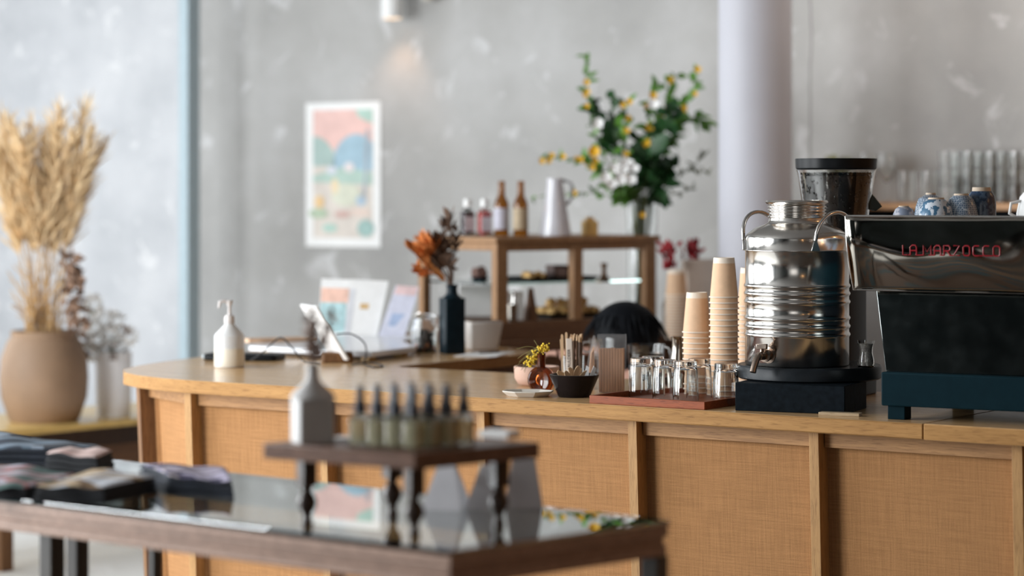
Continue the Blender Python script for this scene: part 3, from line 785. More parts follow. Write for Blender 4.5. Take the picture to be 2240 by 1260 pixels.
# amber bud vase: flattened ring flask with dimpled faces
q = PL(1184, 863)
t = thing('bud_vase', 'small amber glass flask vase with a sprig of yellow mimosa', 'vase', q, R(-28))
m = MB(); RB = 0.040
pr = [(0, -0.006), (0.010, -0.006), (0.022, -0.013), (0.030, -0.016), (0.037, -0.011), (RB, 0), (0.037, 0.011), (0.030, 0.016), (0.022, 0.013), (0.010, 0.006), (0, 0.006)]
m.lathe(pr, 40, T(0, 0, RB) @ RX(PI/2) )
m.lathe([(0.010, 0.066), (0.0115, 0.076), (0.012, 0.112), (0.0135, 0.114), (0.0105, 0.114), (0.0095, 0.076), (0.009, 0.068)], 24)
m.build('flask', M_AMBER, t)
m = MB(); rr = random.Random(3)
for k in range(9):
    a = rr.uniform(-0.5, 0.5); end = Vector((-0.02-0.045*rr.random(), rr.uniform(-.02, .02), 0.135-0.03*rr.random()))
    m.tube(bez((0, 0, 0.09), (0, 0, 0.15), end+Vector((-0.01, 0, -0.03*rr.random()))), 0.0007, 5)
for k in range(6):
    m.tube(bez((0.0, 0, 0.1), (-0.02, 0, 0.14), (-0.05-0.006*k, rr.uniform(-.02, .02), 0.055+0.012*rr.random())), 0.0005, 5)
m.tube([(0, 0, 0.1), (-0.012, 0, 0.135), (-0.022, 0, 0.15)], 0.001, 5)
sp = m.build('mimosa_stem', plain('olive_stem', (0.16, 0.13, 0.03), 0.7), t)
m = MB()
for k in range(150):
    u = rr.random()**0.7; c = Vector((0.020-0.060*u, 0, 0.122-0.024*u+0.012*math.sin(u*5)))+Vector((rr.gauss(0, .005), rr.gauss(0, .011), rr.gauss(0, .007)))
    m.ball(c, rr.uniform(0.0020, 0.0034), 7, 5)
m.build('mimosa_blossom', plain('mimosa_yellow', (0.72, 0.50, 0.04), 0.7, var=0.3, vscale=150), t)
# dish
q = PL(1155, 867)
t = thing('soap_dish', 'small off-white eight-sided ceramic dish near the counter edge', 'dish', q, R(-10))
m = MB(); m.lathe([(0, 0), (0.055, 0), (0.060, 0.004), (0.073, 0.013), (0.074, 0.016), (0.070, 0.016), (0.057, 0.007), (0, 0.006)], 8, phase=PI/8, sy=0.75); m.build('dish', M_STONE, t, smooth=20, bevel=0.0015)
# dark cutlery bowl
q = PL(1256, 868)
t = thing('cutlery_bowl', 'tapered black ceramic bowl holding wooden cutlery', 'bowl', q, R(20))
m = MB(); m.lathe(cup_wall([(0.042, 0), (0.044, 0.002), (0.068, 0.058), (0.069, 0.061), (0.067, 0.062)], 0.004), 48); m.build('bowl', M_DKBOWL, t)
def paddle(m, base, tip, w0=0.009, w1=0.016, th=0.0016):
    base, tip = Vector(base), Vector(tip); ax = (tip-base); L = ax.length; ax.normalize()
    sd = ax.cross(Vector((0.2, -1, 0.1))).normalized(); nn = ax.cross(sd)
    M4 = Matrix((( sd.x, ax.x, nn.x, base.x), (sd.y, ax.y, nn.y, base.y), (sd.z, ax.z, nn.z, base.z), (0, 0, 0, 1)))
    pl = [(-w0/2, 0), (w0/2, 0), (w0/2, L*0.6), (w1/2, L*0.78), (w1/2*0.9, L*0.9), (w1/4, L), (-w1/4, L), (-w1/2*0.9, L*0.9), (-w1/2, L*0.78), (-w0/2, L*0.6)]
    m.prism(pl, -th/2, th/2, M4)
cut = [((0.02, 0.0, 0.01), (-0.035, -0.02, 0.072)), ((0.03, 0, 0.01), (-0.015, 0.0, 0.080)), ((0.025, 0.02, 0.012), (-0.045, 0.01, 0.070)), ((-0.015, 0.01, 0.01), (0.012, -0.005, 0.084)), ((-0.02, -0.01, 0.01), (0.022, 0.008, 0.078)), ((-0.025, 0.0, 0.01), (0.034, -0.012, 0.070))]
for i, (a, b) in enumerate(cut):
    m = MB(); paddle(m, a, b); k = m.build('wooden_fork' if i % 2 else 'wooden_spoon', M_STICK); k.location = q; k.rotation_euler = (0, 0, R(20))
    tag(k, ['wooden spoon leaning at the sleeved sticks side of the black bowl', 'wooden fork leaning low in the black bowl', 'wooden spoon lying lowest in the black bowl', 'wooden fork standing tallest in the black bowl',
            'wooden spoon standing mid black bowl behind the fork', 'wooden fork leaning at the bag side of the black bowl'][i], 'cutlery', 'wooden cutlery in the black bowl')
for k, (dx, lb) in enumerate(((0.040, 'white paper packet standing in the black bowl by the bag'), (0.050, 'narrow white paper packet at the rim of the black bowl'))):
    m = MB(); m.prism([(-0.010, 0), (0.010, 0), (0.004, 0.062), (-0.004, 0.066)], -0.001, 0.001, RZ(R(20*k)) @ RX(PI/2) @ RZ(R(-8-10*k)))
    o = m.build('paper_packet', M_PAPER); o.location = q+Vector((dx-0.012, 0.0, 0.02)); tag(o, lb, 'packet', 'paper packets in the black bowl')
# stirrer cup
q = PL(1253, 850)
sc_ = F/q.y
t = thing('stirrer_cup', 'clear glass of stirrers and straws behind the black bowl', 'glass', q)
m = MB(); m.lathe(cup_wall([(0.031, 0), (0.032, 0.002), (0.034, 0.094)], 0.0018), 40); m.build('glass', M_GLASS, t)
rr = random.Random(8)
stk = []
for k in range(26):
    a = rr.uniform(0, 2*PI); rad = 0.022*math.sqrt(rr.random()); x = 0.010+rad*math.cos(a)*0.85; y = rad*math.sin(a)
    stk.append((x, y, x*1.12+rr.uniform(-.002, .002), y*1.1, 0.150+rr.uniform(-.006, .006)))
for k, (x, y, x2, y2, h) in enumerate(stk):
    m = MB(); m.tube([(x, y, 0.004), (x2, y2, h-0.012)], 0.0024, 6, 0); m.tube([(x2, y2, h-0.012), (x2*1.01, y2, h)], [0.0027, 0.0022], 6, 1)
    o = m.build('coffee_straw', [M_STICKD, M_STICK]); o.location = q
    tag(o, 'dark brown stirring straw bundled in the clear glass', 'straw', 'dark straws in the stirrer glass')
for k, (x, tx, h, lb) in enumerate(((-0.026, -0.031, 0.152, 'flat pale stirrer at the dish side of the stirrer glass'), (-0.018, -0.019, 0.158, 'tallest pale rounded stirrer in the stirrer glass'), (-0.024, -0.034, 0.140, 'pale stirrer at the very edge of the stirrer glass'))):
    m = MB(); pl = [(-0.0035, 0), (0.0035, 0), (0.0035, h-0.004), (0.0018, h), (-0.0018, h), (-0.0035, h-0.004)]
    m.prism(pl, -0.0008, 0.0008, T(x, -0.006-0.004*k, 0.003) @ RY((tx-x)/h) @ RX(PI/2)); o = m.build('wooden_stirrer', M_STICK); o.location = q; tag(o, lb, 'stirrer', 'pale stirrers in the stirrer glass')
slv = thing('sleeved_straw', 'white paper-sleeved straw with black capitals leaning before the stirrer glass', 'straw', q+Vector((-0.010, -0.042, 0.0)))
m = MB(); m.box((0, 0, 0.075), (0.0165, 0.003, 0.14), (0, R(-1.5), 0)); m.build('sleeve', plain('ivory_paper', (0.74, 0.66, 0.58), 0.75, var=0.03), slv, bevel=0.001)
text_mesh('lettering', 'SAULDEER', 0.0125, M_INK, slv, T(-0.002, -0.0018, 0.086) @ RX(PI/2) @ RZ(PI/2))
# napkin bags
def bag(px0, px1, py0, py1, basey, label, th, lean=0):
    q = PL((px0+px1)/2, basey); s_ = q.y/F
    wd, ht = (px1-px0)*s_, (basey-py0)*s_
    fh = (basey-py1)*s_
    t = thing('napkin_bag', label, 'bag', q, R(-6))
    nn = 9
    for i in range(nn):
        x = -wd/2*0.86+wd*0.86*(i+0.5)/nn
        m = MB(); m.box((x, 0, fh/2+0.001), (wd*0.86/nn*0.92, th*0.62, fh*(1-0.02*random.random()))); m.build('napkin_fold', M_CREST, t, bevel=0.001)
    m = MB(); g = []
    nh = 14
    for j in range(nh+1):
        tt = j/nh; z = 0.0005+(ht-0.0005)*tt; k = 1 if tt < fh/ht else max(0.10, 1-(tt-fh/ht)/(1-fh/ht)*1.25)
        row = []
        for i in range(24):
            a = 2*PI*i/24; c_, s2 = math.cos(a), math.sin(a)
            sx = math.copysign(abs(c_)**0.35, c_)*wd/2*(1.0+0.02*math.sin(7*a+9*tt)); sy = math.copysign(abs(s2)**0.4, s2)*th/2*k*(1+0.06*math.sin(5*a+12*tt))
            row.append(m.bm.verts.new((sx+lean*tt, sy, z+0.002*math.sin(3*a)*tt)))
        g.append(row)
    for j in range(nh):
        for i in range(24): m._f([g[j][i], g[j][(i+1) % 24], g[j+1][(i+1) % 24], g[j+1][i]])
    m._f(g[0][::-1])
    m.build('film', M_PLBAG, t, smooth=60)
    return t
bag(1306, 1370, 731, 762, 859, 'clear bag tightly packed with brown kraft napkins', 0.045)
# pointed film bag standing beside it
q = PL(1292, 852)
t = thing('cutlery_bag', 'pointed clear bag of wooden cutlery between stirrers and napkins', 'bag', q, R(5))
rr = random.Random(4)
for k in range(6):
    m = MB(); x = -0.009+0.0036*k; m.prism([(-0.0018, 0), (0.0018, 0), (0.0015, 0.10+0.006*(3-abs(k-3))), (-0.0015, 0.104)], -0.006, 0.006, T(x, 0, 0.003) @ RY(R((k-2.5)*-1.5+3)) @ RX(PI/2)); m.build('wooden_knife', plain('tan_birch', (0.58, 0.34, 0.20), 0.7, var=0.12), t)
m = MB(); g = []
for j in range(11):
    tt = j/10; row = []
    for i in range(16):
        a = 2*PI*i/16; k = (1-0.8*max(0, tt-0.55)/0.45)
        row.append(m.bm.verts.new((0.017*math.cos(a)*k*(1-0.25*tt)+0.010*tt+0.001*math.sin(5*a), 0.013*math.sin(a)*k, 0.0005+0.152*tt)))
    g.append(row)
for j in range(10):
    for i in range(16): m._f([g[j][i], g[j][(i+1) % 16], g[j+1][(i+1) % 16], g[j+1][i]])
m._f(g[0][::-1]); m.build('film', M_PLBAG, t, smooth=60)
# glass coffee server behind the tumblers
q = PL(1413, 822)
t = thing('glass_server', 'clear glass coffee server with ribbed sides behind the tumblers', 'server', q, R(-20))
m = MB(); m.lathe(cup_wall([(0.040, 0), (0.048, 0.006), (0.054, 0.04), (0.057, 0.094), (0.058, 0.096)], 0.0022), 48); m.build('jug', M_GLASS, t)
m = MB(); m.tube([(0.056, 0, 0.092), (0.074, -0.004, 0.086), (0.080, -0.004, 0.060), (0.072, -0.003, 0.036), (0.053, 0, 0.028)], 0.0035, 10); m.build('handle', M_GLASS, t)
m = MB(); m.lathe([(0, 0.004), (0.044, 0.006), (0.050, 0.038), (0.0525, 0.070), (0, 0.070)], 32); m.build('cold_brew', plain('dark_coffee', (0.02, 0.012, 0.008), 0.1, var=0), t)
q = PL(1285, 815)
t = thing('glass_mug', 'clear glass mug with looped handle behind the stirrers', 'mug', q, R(0))
m = MB(); m.lathe(cup_wall([(0.030, 0), (0.036, 0.004), (0.040, 0.10), (0.0405, 0.102)], 0.002), 40, T(0.045, 0.05, 0)); m.build('glass', M_GLASS, t)
m = MB(); m.tube([(0.006, 0.05, 0.094), (-0.012, 0.05, 0.092), (-0.018, 0.05, 0.076), (-0.008, 0.05, 0.062), (0.007, 0.05, 0.062)], 0.0033, 10); m.build('handle', M_GLASS, t)
# small steel jug of tongs
q = PL(1486, 842)
t = thing('milk_jug', 'small steel jug behind the shortest cup stack', 'jug', q, R(60))
m = MB(); m.lathe(cup_wall([(0.030, 0), (0.033, 0.003), (0.030, 0.05), (0.022, 0.100), (0.022, 0.130), (0.025, 0.140)], 0.0015), 32); m.build('body', M_MIRROR, t)
m = MB(); m.tube([(0.022, 0, 0.128), (0.046, 0, 0.115), (0.050, 0, 0.075), (0.031, 0, 0.03)], 0.003, 8); m.build('handle', M_MIRROR, t)
# small canister seen through the tumblers
q = PL(1395, 845)
t = thing('storage_canister', 'small dark-lidded pale canister seen through the first tumbler', 'canister', q)
m = MB(); m.lathe([(0, 0), (0.024, 0), (0.026, 0.003), (0.026, 0.045), (0.024, 0.048), (0, 0.048)], 32); m.build('can', M_CREAM, t)
m = MB(); m.lathe([(0, 0.047), (0.027, 0.047), (0.027, 0.06), (0.025, 0.063), (0, 0.063)], 32); m.build('lid', M_BLACK, t)

# ================================================================== FAR END OF THE COUNTER: soap, terminal, tablet
q = PL(502, 803)
S_ = F/q.y
t = thing('soap_bottle', 'white pump bottle of cream soap at the counter rounded end', 'soap dispenser', q, R(10))
rb_ = 33/S_
m = MB(); m.lathe([(0, 0), (rb_-0.004, 0), (rb_, 0.004), (rb_, 0.098), (rb_*0.97, 0.104), (0.016, 0.136), (0.014, 0.142), (0, 0.142)], 40); m.build('bottle', M_FROST, t)
m = MB(); m.lathe([(0, 0.002), (rb_-0.0015, 0.002), (rb_+0.0002, 0.006), (rb_+0.0002, 0.060), (0, 0.060)], 40); m.build('soap_level', M_SOAP, t)
pu = MB(); pu.lathe([(0, 0.140), (0.0165, 0.140), (0.0165, 0.158), (0.013, 0.165), (0.006, 0.168), (0.0045, 0.19), (0.010, 0.206), (0.011, 0.213), (0, 0.214)], 24)
pu.tube([(0, 0, 0.207), (-0.018, -0.002, 0.212), (-0.031, -0.004, 0.209), (-0.034, -0.004, 0.190)], [0.006, 0.0055, 0.005, 0.0035], 10); pu.build('pump', plain('grey_plastic', (0.62, 0.58, 0.56), 0.4), t)
q = PL(535, 787)
t = thing('card_terminal', 'flat black card terminal lying behind the soap bottle', 'card terminal', q, R(-12))
m = MB(); m.prism(rrect(0.255, 0.13, 0.02), 0.0, 0.022); m.build('body', M_BLACK, t, bevel=0.006)
m = MB(); m.box((0.02, 0, 0.0225), (0.16, 0.09, 0.001)); m.build('screen', M_BLACK, t)
m = MB(); m.box((-0.121, -0.02, 0.012), (0.02, 0.07, 0.012)); m.build('end_cap', plain('ice_plastic', (0.62, 0.70, 0.75), 0.4), t, bevel=0.003)
# tablet on a wooden stand: a thin slab leaning back, seen nearly edge-on
YT = 7.95
stn = W(737, 799, YT); t = thing('tablet_stand', 'dark wooden block stand under the leaning tablet', 'stand', (stn.x, stn.y, TOP), R(8))
m = MB(); m.prism(rrect(0.104, 0.075, 0.012), 0, 0.034); m.build('block', M_DARKOAK, t, bevel=0.005)
tb = thing('tablet', 'white tablet leaning on the wooden block with a black cable', 'tablet', W(750, 790, YT))
A = W(655, 667, YT+0.05); B = W(690, 671, YT-0.07); C_ = W(760, 789, YT-0.06); D_ = W(725, 785, YT+0.06)
nrm = (B-A).cross(C_-B).normalized()
if nrm.x < 0: nrm = -nrm
m = MB(); m.hexa([p-tb.location for p in (A, B, C_, D_)]+[p+nrm*0.009-tb.location for p in (A, B, C_, D_)]); m.build('case', M_WHITE, tb, bevel=0.002)
m = MB()
e = [A+(C_-A)*0.06, B+(D_-B)*0.06, C_+(A-C_)*0.06, D_+(B-D_)*0.06]
m.hexa([p+nrm*0.0088-tb.location for p in e]+[p+nrm*0.0102-tb.location for p in e]); m.build('screen', M_BLACK, tb)
def cable(pts, name, label):
    pts = [Vector(p) for p in pts]; out = []
    n = len(pts)
    for i in range(n-1):
        p0, p1, p2, p3 = pts[max(i-1, 0)], pts[i], pts[i+1], pts[min(i+2, n-1)]
        for k in range(8):
            u = k/8; out.append(0.5*((2*p1)+(-p0+p2)*u+(2*p0-5*p1+4*p2-p3)*u*u+(-p0+3*p1-3*p2+p3)*u**3))
    out.append(pts[-1])
    m = MB(); m.tube(out, 0.0024, 8); o = m.build(name, M_CABLE); tag(o, label, 'cable'); return o
cable([PL(548, 792)+Vector((0, 0, .004)), W(578, 768, 7.95), W(613, 739, 7.95), W(640, 762, 7.95), PL(664, 792)+Vector((0, 0, .004)), PL(700, 798)+Vector((0, 0, .003))], 'power_cable', 'black cable arching from the card terminal to the wooden stand')
cable([W(736, 731, YT-0.03), W(770, 731, 7.9), W(798, 752, 7.9), W(800, 782, 7.85), PL(795, 797)+Vector((0, 0, .003)), PL(815, 805)+Vector((0, 0, .003)), PL(838, 803)+Vector((0, 0, .003)), PL(812, 797)+Vector((0, 0, .006)), PL(770, 800)+Vector((0, 0, .003))], 'charging_cable', 'black cable looping from the tablet back onto the counter')

# ================================================================== THE RETURN LEG OF THE COUNTER
wb = thing('display_board', 'low glossy white board on small feet across the counter return', 'board', SD(-1.35, 1.2), R(CANG))
poly = [(-1.07, .93), (-1.12, 1.24), (-1.38, 1.50), (-1.42, 1.75), (-1.83, 1.72), (-1.74, 1.2), (-1.62, .95)]
poly = [(a+1.35, b-1.2) for a, b in poly]
m = MB(); m.prism(poly, 0.014, 0.032); m.build('board_top', plain('white_gloss', (0.80, 0.82, 0.86), 0.18, var=0.02), wb, bevel=0.003)
for a, b in ((-1.13, .99), (-1.17, 1.22), (-1.46, 1.68), (-1.66, 1.1)):
    m = MB(); m.box((a+1.35, b-1.2, 0.007), (0.035, 0.035, 0.014)); m.build('foot', M_YELW, wb, bevel=0.001)
ZB = TOP+0.032
# three booklets leaning at the back of the board
def flat_panel(corners, th, away):
    m = MB(); m.hexa(list(corners)+[p+away*th for p in corners]); return m
def booklet(px, YB, label, cover, spots, lean=0.06, py0=604, py1=727):
    A, B, C2, D2 = [W(x, y, YB+(lean if i in (0, 1) else 0)) for i, (x, y) in enumerate(px)]
    base = (C2+D2)/2; zsh = ZB-min(C2.z, D2.z)
    t = thing('booklet', label, 'booklet', (base.x, base.y, ZB), 0, 'booklets leaning at the back of the white board')
    off = Vector((base.x, base.y, ZB-zsh))
    P4 = [p-off for p in (A, B, C2, D2)]
    m = flat_panel(P4, 0.012, Vector((0, 1, 0))); m.build('cover', cover, t)
    ex, ey = (P4[1]-P4[0]), (P4[3]-P4[0])
    for nm, mt_, (u0, v0, u1, v1) in spots:
        Q = [P4[0]+ex*u+ey*v+Vector((0, -0.0008, 0)) for u, v in ((u0, v0), (u1, v0), (u1, v1), (u0, v1))]
        m = flat_panel(Q, 0.0009, Vector((0, 1, 0))); m.build(nm, mt_, t)
    return t
M_PEACH = plain('peach_print', (0.80, 0.52, 0.42), 0.6, var=0.15); M_TEALP = plain('teal_print', (0.42, 0.60, 0.62), 0.6, var=0.2); M_BLUEP = plain('blue_print', (0.40, 0.50, 0.70), 0.6, var=0.3, vscale=8)
booklet([(703, 600), (768, 602), (752, 722), (695, 722)], 8.96, 'booklet with peach and teal cover, nearest the tablet', M_PAPER, [('cover_print', M_PEACH, (.02, .16, .96, .42)), ('cover_motif', M_TEALP, (.02, .42, .9, .95))])
booklet([(768, 602), (850, 606), (825, 724), (752, 724)], 8.92, 'white booklet with a small yellow motif, middle of three', M_PAPER, [('cover_motif', plain('ochre_print', (.62, .42, .2), .6), (.33, .42, .56, .52)), ('cover_print', plain('grey_print', (.66, .67, .70), .6), (.0, .16, .16, 1.0))])
booklet([(866, 616), (918, 620), (885, 726), (828, 726)], 8.90, 'pale blue and pink booklet beside the glass jar', plain('lilac_print', (.66, .68, .80), .6, var=.08), [('cover_print', plain('pink_print', (.80, .60, .60), .6), (.05, .0, .95, .18)), ('cover_motif', M_BLUEP, (.25, .55, .8, .8))])
# wooden ledge behind the board
o = MB(); o.prism(rrect(0.26, 0.06, 0.006), 0, 0.014); o = o.build('wooden_ledge', wood('peach_wood', (0.72, 0.50, 0.34), (0.60, 0.40, 0.26), (4, 30, 30), 0.5), bevel=0.002)
q = PL(612, 747, ZB); o.location = q; o.rotation_euler = (0, 0, R(28)); tag(o, 'pale wooden strip lying on the white board behind the soap bottle', 'wood strip')
# papers
q = SD(-.965, 1.43)
t = thing('paper_sheets', 'loose white sheets lying on the counter beside the person', 'paper', q, R(CANG+14))
m = MB(); m.box((0, 0, 0.001), (0.13, 0.26, 0.002)); m.build('sheet', M_PAPER, t)
m = MB(); m.box((0.006, -0.02, 0.003), (0.13, 0.24, 0.0015), (0, 0, R(9))); m.build('sheet', M_PAPER, t)
m = MB(); m.tube([(-0.02, -0.03, 0.0065), (0.05, 0.03, 0.0065)], 0.0025, 8); o = m.build('pen', M_INK); o.location = q+Vector((0, 0, 0.0012)); tag(o, 'dark pen lying across the white sheets', 'pen')
# dark vase with dried flowers
YV = 8.38
q = W(989, 770, YV); q.z = TOP
t = thing('dried_flower_vase', 'navy square vase of orange and brown dried proteas', 'vase', q, R(22))
sv = YV/F; bw = 46*sv
m = MB(); zt = 122*sv
m.prism(rrect(bw, bw, 0.006), 0, zt)
m.lathe([(bw*0.46, zt-0.001), (bw*0.42, zt+0.004), (0.021, zt+0.012), (0.018, zt+0.03), (0.021, zt+0.046), (0.017, zt+0.046), (0.014, zt+0.02), (0, zt+0.005)], 24)
m.build('vase', M_NAVYG, t, bevel=0.003)
rr = random.Random(21); zt2 = zt+0.044
irz = Matrix.Rotation(-R(22), 3, 'Z')
def vp(px, py, dy=0): return irz @ (W(px, py, YV+dy)-q)
tips = [((938, 530), M_DRYO, .060, 26), ((925, 545), M_DRYO, .060, 24), ((960, 525), M_DRYB, .05, 20), ((985, 480), M_DRYB, .055, 14), ((968, 490), M_DRYB, .03, 10), ((995, 500), M_DRYB, .035, 10), ((915, 590), M_DRYO, .05, 16), ((975, 560), M_DRYB, .045, 14), ((950, 555), M_DRYB, .055, 26), ((945, 575), M_DRYB, .05, 24), ((968, 535), M_DRYB, .055, 22), ((915, 535), M_DRYO, .05, 18), ((1000, 520), M_DRYB, .045, 12), ((930, 520), M_DRYO, .045, 18)]
for (px, py), mt_, ln, nl in tips:
    tip = vp(px, py, rr.uniform(-.05, .05)); m = MB()
    m.tube(bez((0, 0, zt2-0.03), (0, 0, zt2+0.03), tip), 0.0022, 6)
    br = m.build('dried_stem', M_DRYB, t)
    m = MB(); ax = (tip-Vector((0, 0, zt2))).normalized()
    for k in range(nl):
        dv = (ax*0.7+Vector((rr.gauss(0, .55), rr.gauss(0, .55), rr.gauss(0, .45)))).normalized()
        m.leaf(tip-ax*rr.uniform(0, .05), dv, Vector((rr.gauss(0, 1), rr.gauss(0, 1), 1)), ln*rr.uniform(.7, 1.2), ln*0.36, bend=-0.2)
    m.build('dried_bract', mt_, br)
m = MB()
for k in range(14):
    u = k/13; p_ = vp(903+70*u, 545+70*u, -.02); m.leaf(p_, Vector((-.5+.2*rr.random(), rr.gauss(0, .2), .5)), Vector((0, -1, .3)), .05, .024, bend=.3)
m.build('curled_leaf', plain('rust_leaf', (0.50, 0.20, 0.06), .7, var=.3), t)
# glass jar
q = W(928, 771, 8.46); q.z = TOP
t = thing('clip_jar', 'clip-top glass jar of dark and orange fruit beside the navy vase', 'jar', q)
rj = 29*8.46/F
m = MB(); m.lathe(cup_wall([(rj*.9, 0), (rj, .006), (rj, .085), (rj*.86, .10), (rj*.82, .118), (rj*.86, .12)], .003), 40); m.build('jar', M_GLASS, t)
m = MB(); m.lathe([(0, .118), (rj*.84, .118), (rj*.86, .124), (rj*.6, .134), (0, .136)], 32); m.build('lid', M_GLASS, t)
m = MB(); m.tube([(-rj*1.0, -.01, .06), (-rj*1.12, -.012, .10), (-rj*.95, -.01, .125), (-rj*.3, -.02, .139)], .0022, 6); m.tube([(rj*1.0, -.01, .07), (rj*1.08, -.012, .10), (rj*.9, -.01, .128)], .0022, 6); m.build('clip', M_STEELR, t)
m = MB(); rr = random.Random(2)
for k in range(60):
    a = rr.uniform(0, 6.3); ra = (rj-.013)*math.sqrt(rr.random()); z = .012+.060*rr.random()
    m.ball((ra*math.cos(a), ra*math.sin(a), z), .0095, 8, 6, mi=1 if (z < .035 and rr.random() < .5) else 0)
m.build('fruit', [plain('dark_fruit', (.035, .025, .02), .4), plain('orange_fruit', (.48, .16, .06), .5)], t)
# pale bin
q = W(1057, 766, 8.58); q.z = TOP; sp_ = 8.58/F
t = thing('pale_planter', 'cream tapered planter standing beside the navy vase', 'planter', q, R(15))
m = MB(); z1 = 62*sp_
m.hexa([(-.054, -.04, 0), (.044, -.04, 0), (.044, .04, 0), (-.054, .04, 0), (-.060, -.05, z1), (.062, -.05, z1+.002), (.062, .05, z1+.002), (-.060, .05, z1)])
m.build('planter', plain('cream_enamel', (.62, .58, .54), .45, var=.06, vscale=6), t, bevel=.006)
m = MB(); m.box((0, 0, z1), (.10, .08, .006)); m.build('soil', M_DRYB, t)

# ================================================================== BACK COUNTER AND DISPLAY CASE
CA = math.atan2(0.6, 0.8)
P0 = Vector((-0.056, 9.0, 0))
ZK = 0.955
bk = thing('back_counter', 'low dark wooden back counter carrying the pastry case', 'counter', (P0.x, P0.y, 0), CA)
m = MB(); m.box((0.56, 0.32, ZK-0.02), (1.16, 0.70, 0.04)); m.build('worktop', M_CABD, bk, bevel=.003)
m = MB(); m.box((0.56, 0.335, (ZK-0.04)/2), (1.12, 0.65, ZK-0.04)); m.build('carcass', M_CABD, bk)
for k in range(3):
    dr = MB(); dr.box((0.19+0.37*k, 0.002, ZK-0.16), (0.35, 0.018, 0.20)); dr = dr.build('drawer', M_CABD, bk, bevel=.002)
    m = MB(); m.tube([(0.15+.37*k, -.018, ZK-.15), (0.23+.37*k, -.018, ZK-.15)], .005, 8); m.build('handle', M_STEELR, dr)
CW, CD, CZ0, CZ1 = 0.775, 0.515, ZK, 1.340
cs = thing('pastry_case', 'glazed wooden pastry display case on the back counter', 'display case', (P0.x, P0.y, CZ0), CA)
CH = CZ1-CZ0
pw = 0.052
def cbox(nm, x0, x1, y0, y1, z0, z1, mt=None, bv=.002):
    m = MB(); m.box(((x0+x1)/2, (y0+y1)/2, (z0+z1)/2), (x1-x0, y1-y0, z1-z0)); return m.build(nm, mt or M_CAB, cs, bevel=bv)
cbox('base', 0, CW, 0, CD, 0, 0.068, M_CABD)
cbox('case_top', -0.012, CW+0.012, -0.012, CD+0.012, CH-0.020, CH)
for x0 in (0, CW/2-pw*0.42, CW-pw): cbox('post', x0, x0+pw*(0.84 if 0 < x0 < 0.6 else 1), 0, 0.035, 0.068, CH-0.020)
for x0 in (0, CW-0.035): cbox('post', x0, x0+0.035, CD-0.035, CD, 0.068, CH-0.020)
cbox('head_rail', pw, CW-pw, 0.002, 0.030, CH-0.052, CH-0.020)
cbox('side_rail', 0.002, 0.030, 0.035, CD-0.035, CH-0.050, CH-0.020)
cbox('side_rail', CW-0.030, CW-0.002, 0.035, CD-0.035, CH-0.050, CH-0.020)
cbox('glass_shelf', 0.012, CW-0.012, 0.045, CD-0.045, 0.205, 0.212, M_GLASSG, 0)
def in_case(x, y, z=0): return Matrix.Translation((P0.x, P0.y, CZ0)) @ RZ(CA) @ Vector((x, y, z))
ZS = 0.212
def case_thing(name, label, cat, x, y, z, group=None, rz=0): return thing(name, label, cat, in_case(x, y, z), CA+rz, group)
t = case_thing('baking_tray', 'black tray of pastries on the glass shelf of the case', 'tray', 0.41, 0.22, ZS)
m = MB(); m.prism(rrect(0.33, 0.20, 0.02), 0, 0.004); m.build('tray_board', M_BLACK, t)
m = MB(); m.lathe([(0.5, 0.003), (0.52, 0.016), (0.51, 0.016), (0.49, 0.004)], 4, RZ(0) @ Matrix.Diagonal((0.46, 0.29, 1, 1)), phase=PI/4); m.build('rim', M_BLACK, t)
rr = random.Random(9)
def pastry(x, y, z, r, label, group, mt=M_PASTRY, nm='pastry', sq=0.6):
    m = MB(); m.ball((0, 0, r*sq), (r, r*0.9, r*sq), 14, 8)
    for v in m.bm.verts: v.co *= 1+0.10*math.sin(v.co.x*180+v.co.y*120)
    zmin = min(v.co.z for v in m.bm.verts)
    for v in m.bm.verts: v.co.z -= zmin
    o = m.build(nm, mt); o.location = in_case(x, y, z); o.rotation_euler = (0, 0, rr.random()*6); tag(o, label, 'pastry', group); return o
for k, (x, y) in enumerate(((0.30, 0.19), (0.35, 0.19), (0.325, 0.245), (0.375, 0.245))): pastry(x, y, ZS+0.004, 0.025, ['flat golden pastry at the tray front beside the thick post', 'second flat golden pastry along the tray front', 'flat golden pastry in the tray back row', 'flat golden pastry nearest the tray centre'][k], 'golden pastries on the black shelf tray')
t = case_thing('cake_tin', 'brown lidded tin standing on the black pastry tray', 'tin', 0.455, 0.22, ZS+0.004)
m = MB(); m.prism(rrect(0.075, 0.06, 0.008), 0, 0.054); m.build('tin_body', plain('brown_tin', (.10, .06, .05), .5), t, bevel=.002)
m = MB(); m.box((0, -0.031, 0.026), (0.045, 0.001, 0.034)); m.build('tin_label', plain('mauve_label', (.42, .34, .33), .7), t)
t = case_thing('loaf_plate', 'dark plate of brown loaf at the case end by the dried flowers', 'plate', 0.14, 0.30, ZS)
m = MB(); m.lathe([(0, 0), (.03, 0), (.042, .014), (.040, .015), (.028, .004), (0, .004)], 24, sx=.8); m.build('plate', M_NAVYG, t)
pastry(0.14, 0.30, ZS+.004, .032, 'brown loaf heaped on the dark plate', None, M_BREAD, 'bread_loaf', .8)
pastry(0.535, 0.22, ZS+.004, .030, 'dark round loaf half hidden behind the middle post', None, M_BREAD, 'bread_loaf', .8)
t = case_thing('pepper_mill', 'small turned wooden mill on the glass shelf', 'mill', 0.675, 0.20, ZS)
m = MB(); m.lathe([(0, 0), (.022, 0), (.022, .004), (.012, .012), (.0085, .035), (.012, .052), (.016, .056), (.012, .062), (0, .063)], 24); m.build('mill', M_CAB, t)
t = case_thing('menu_card', 'blank white card standing in the case beside the thick post', 'card', 0.17, 0.12, 0.068, None, R(-6))
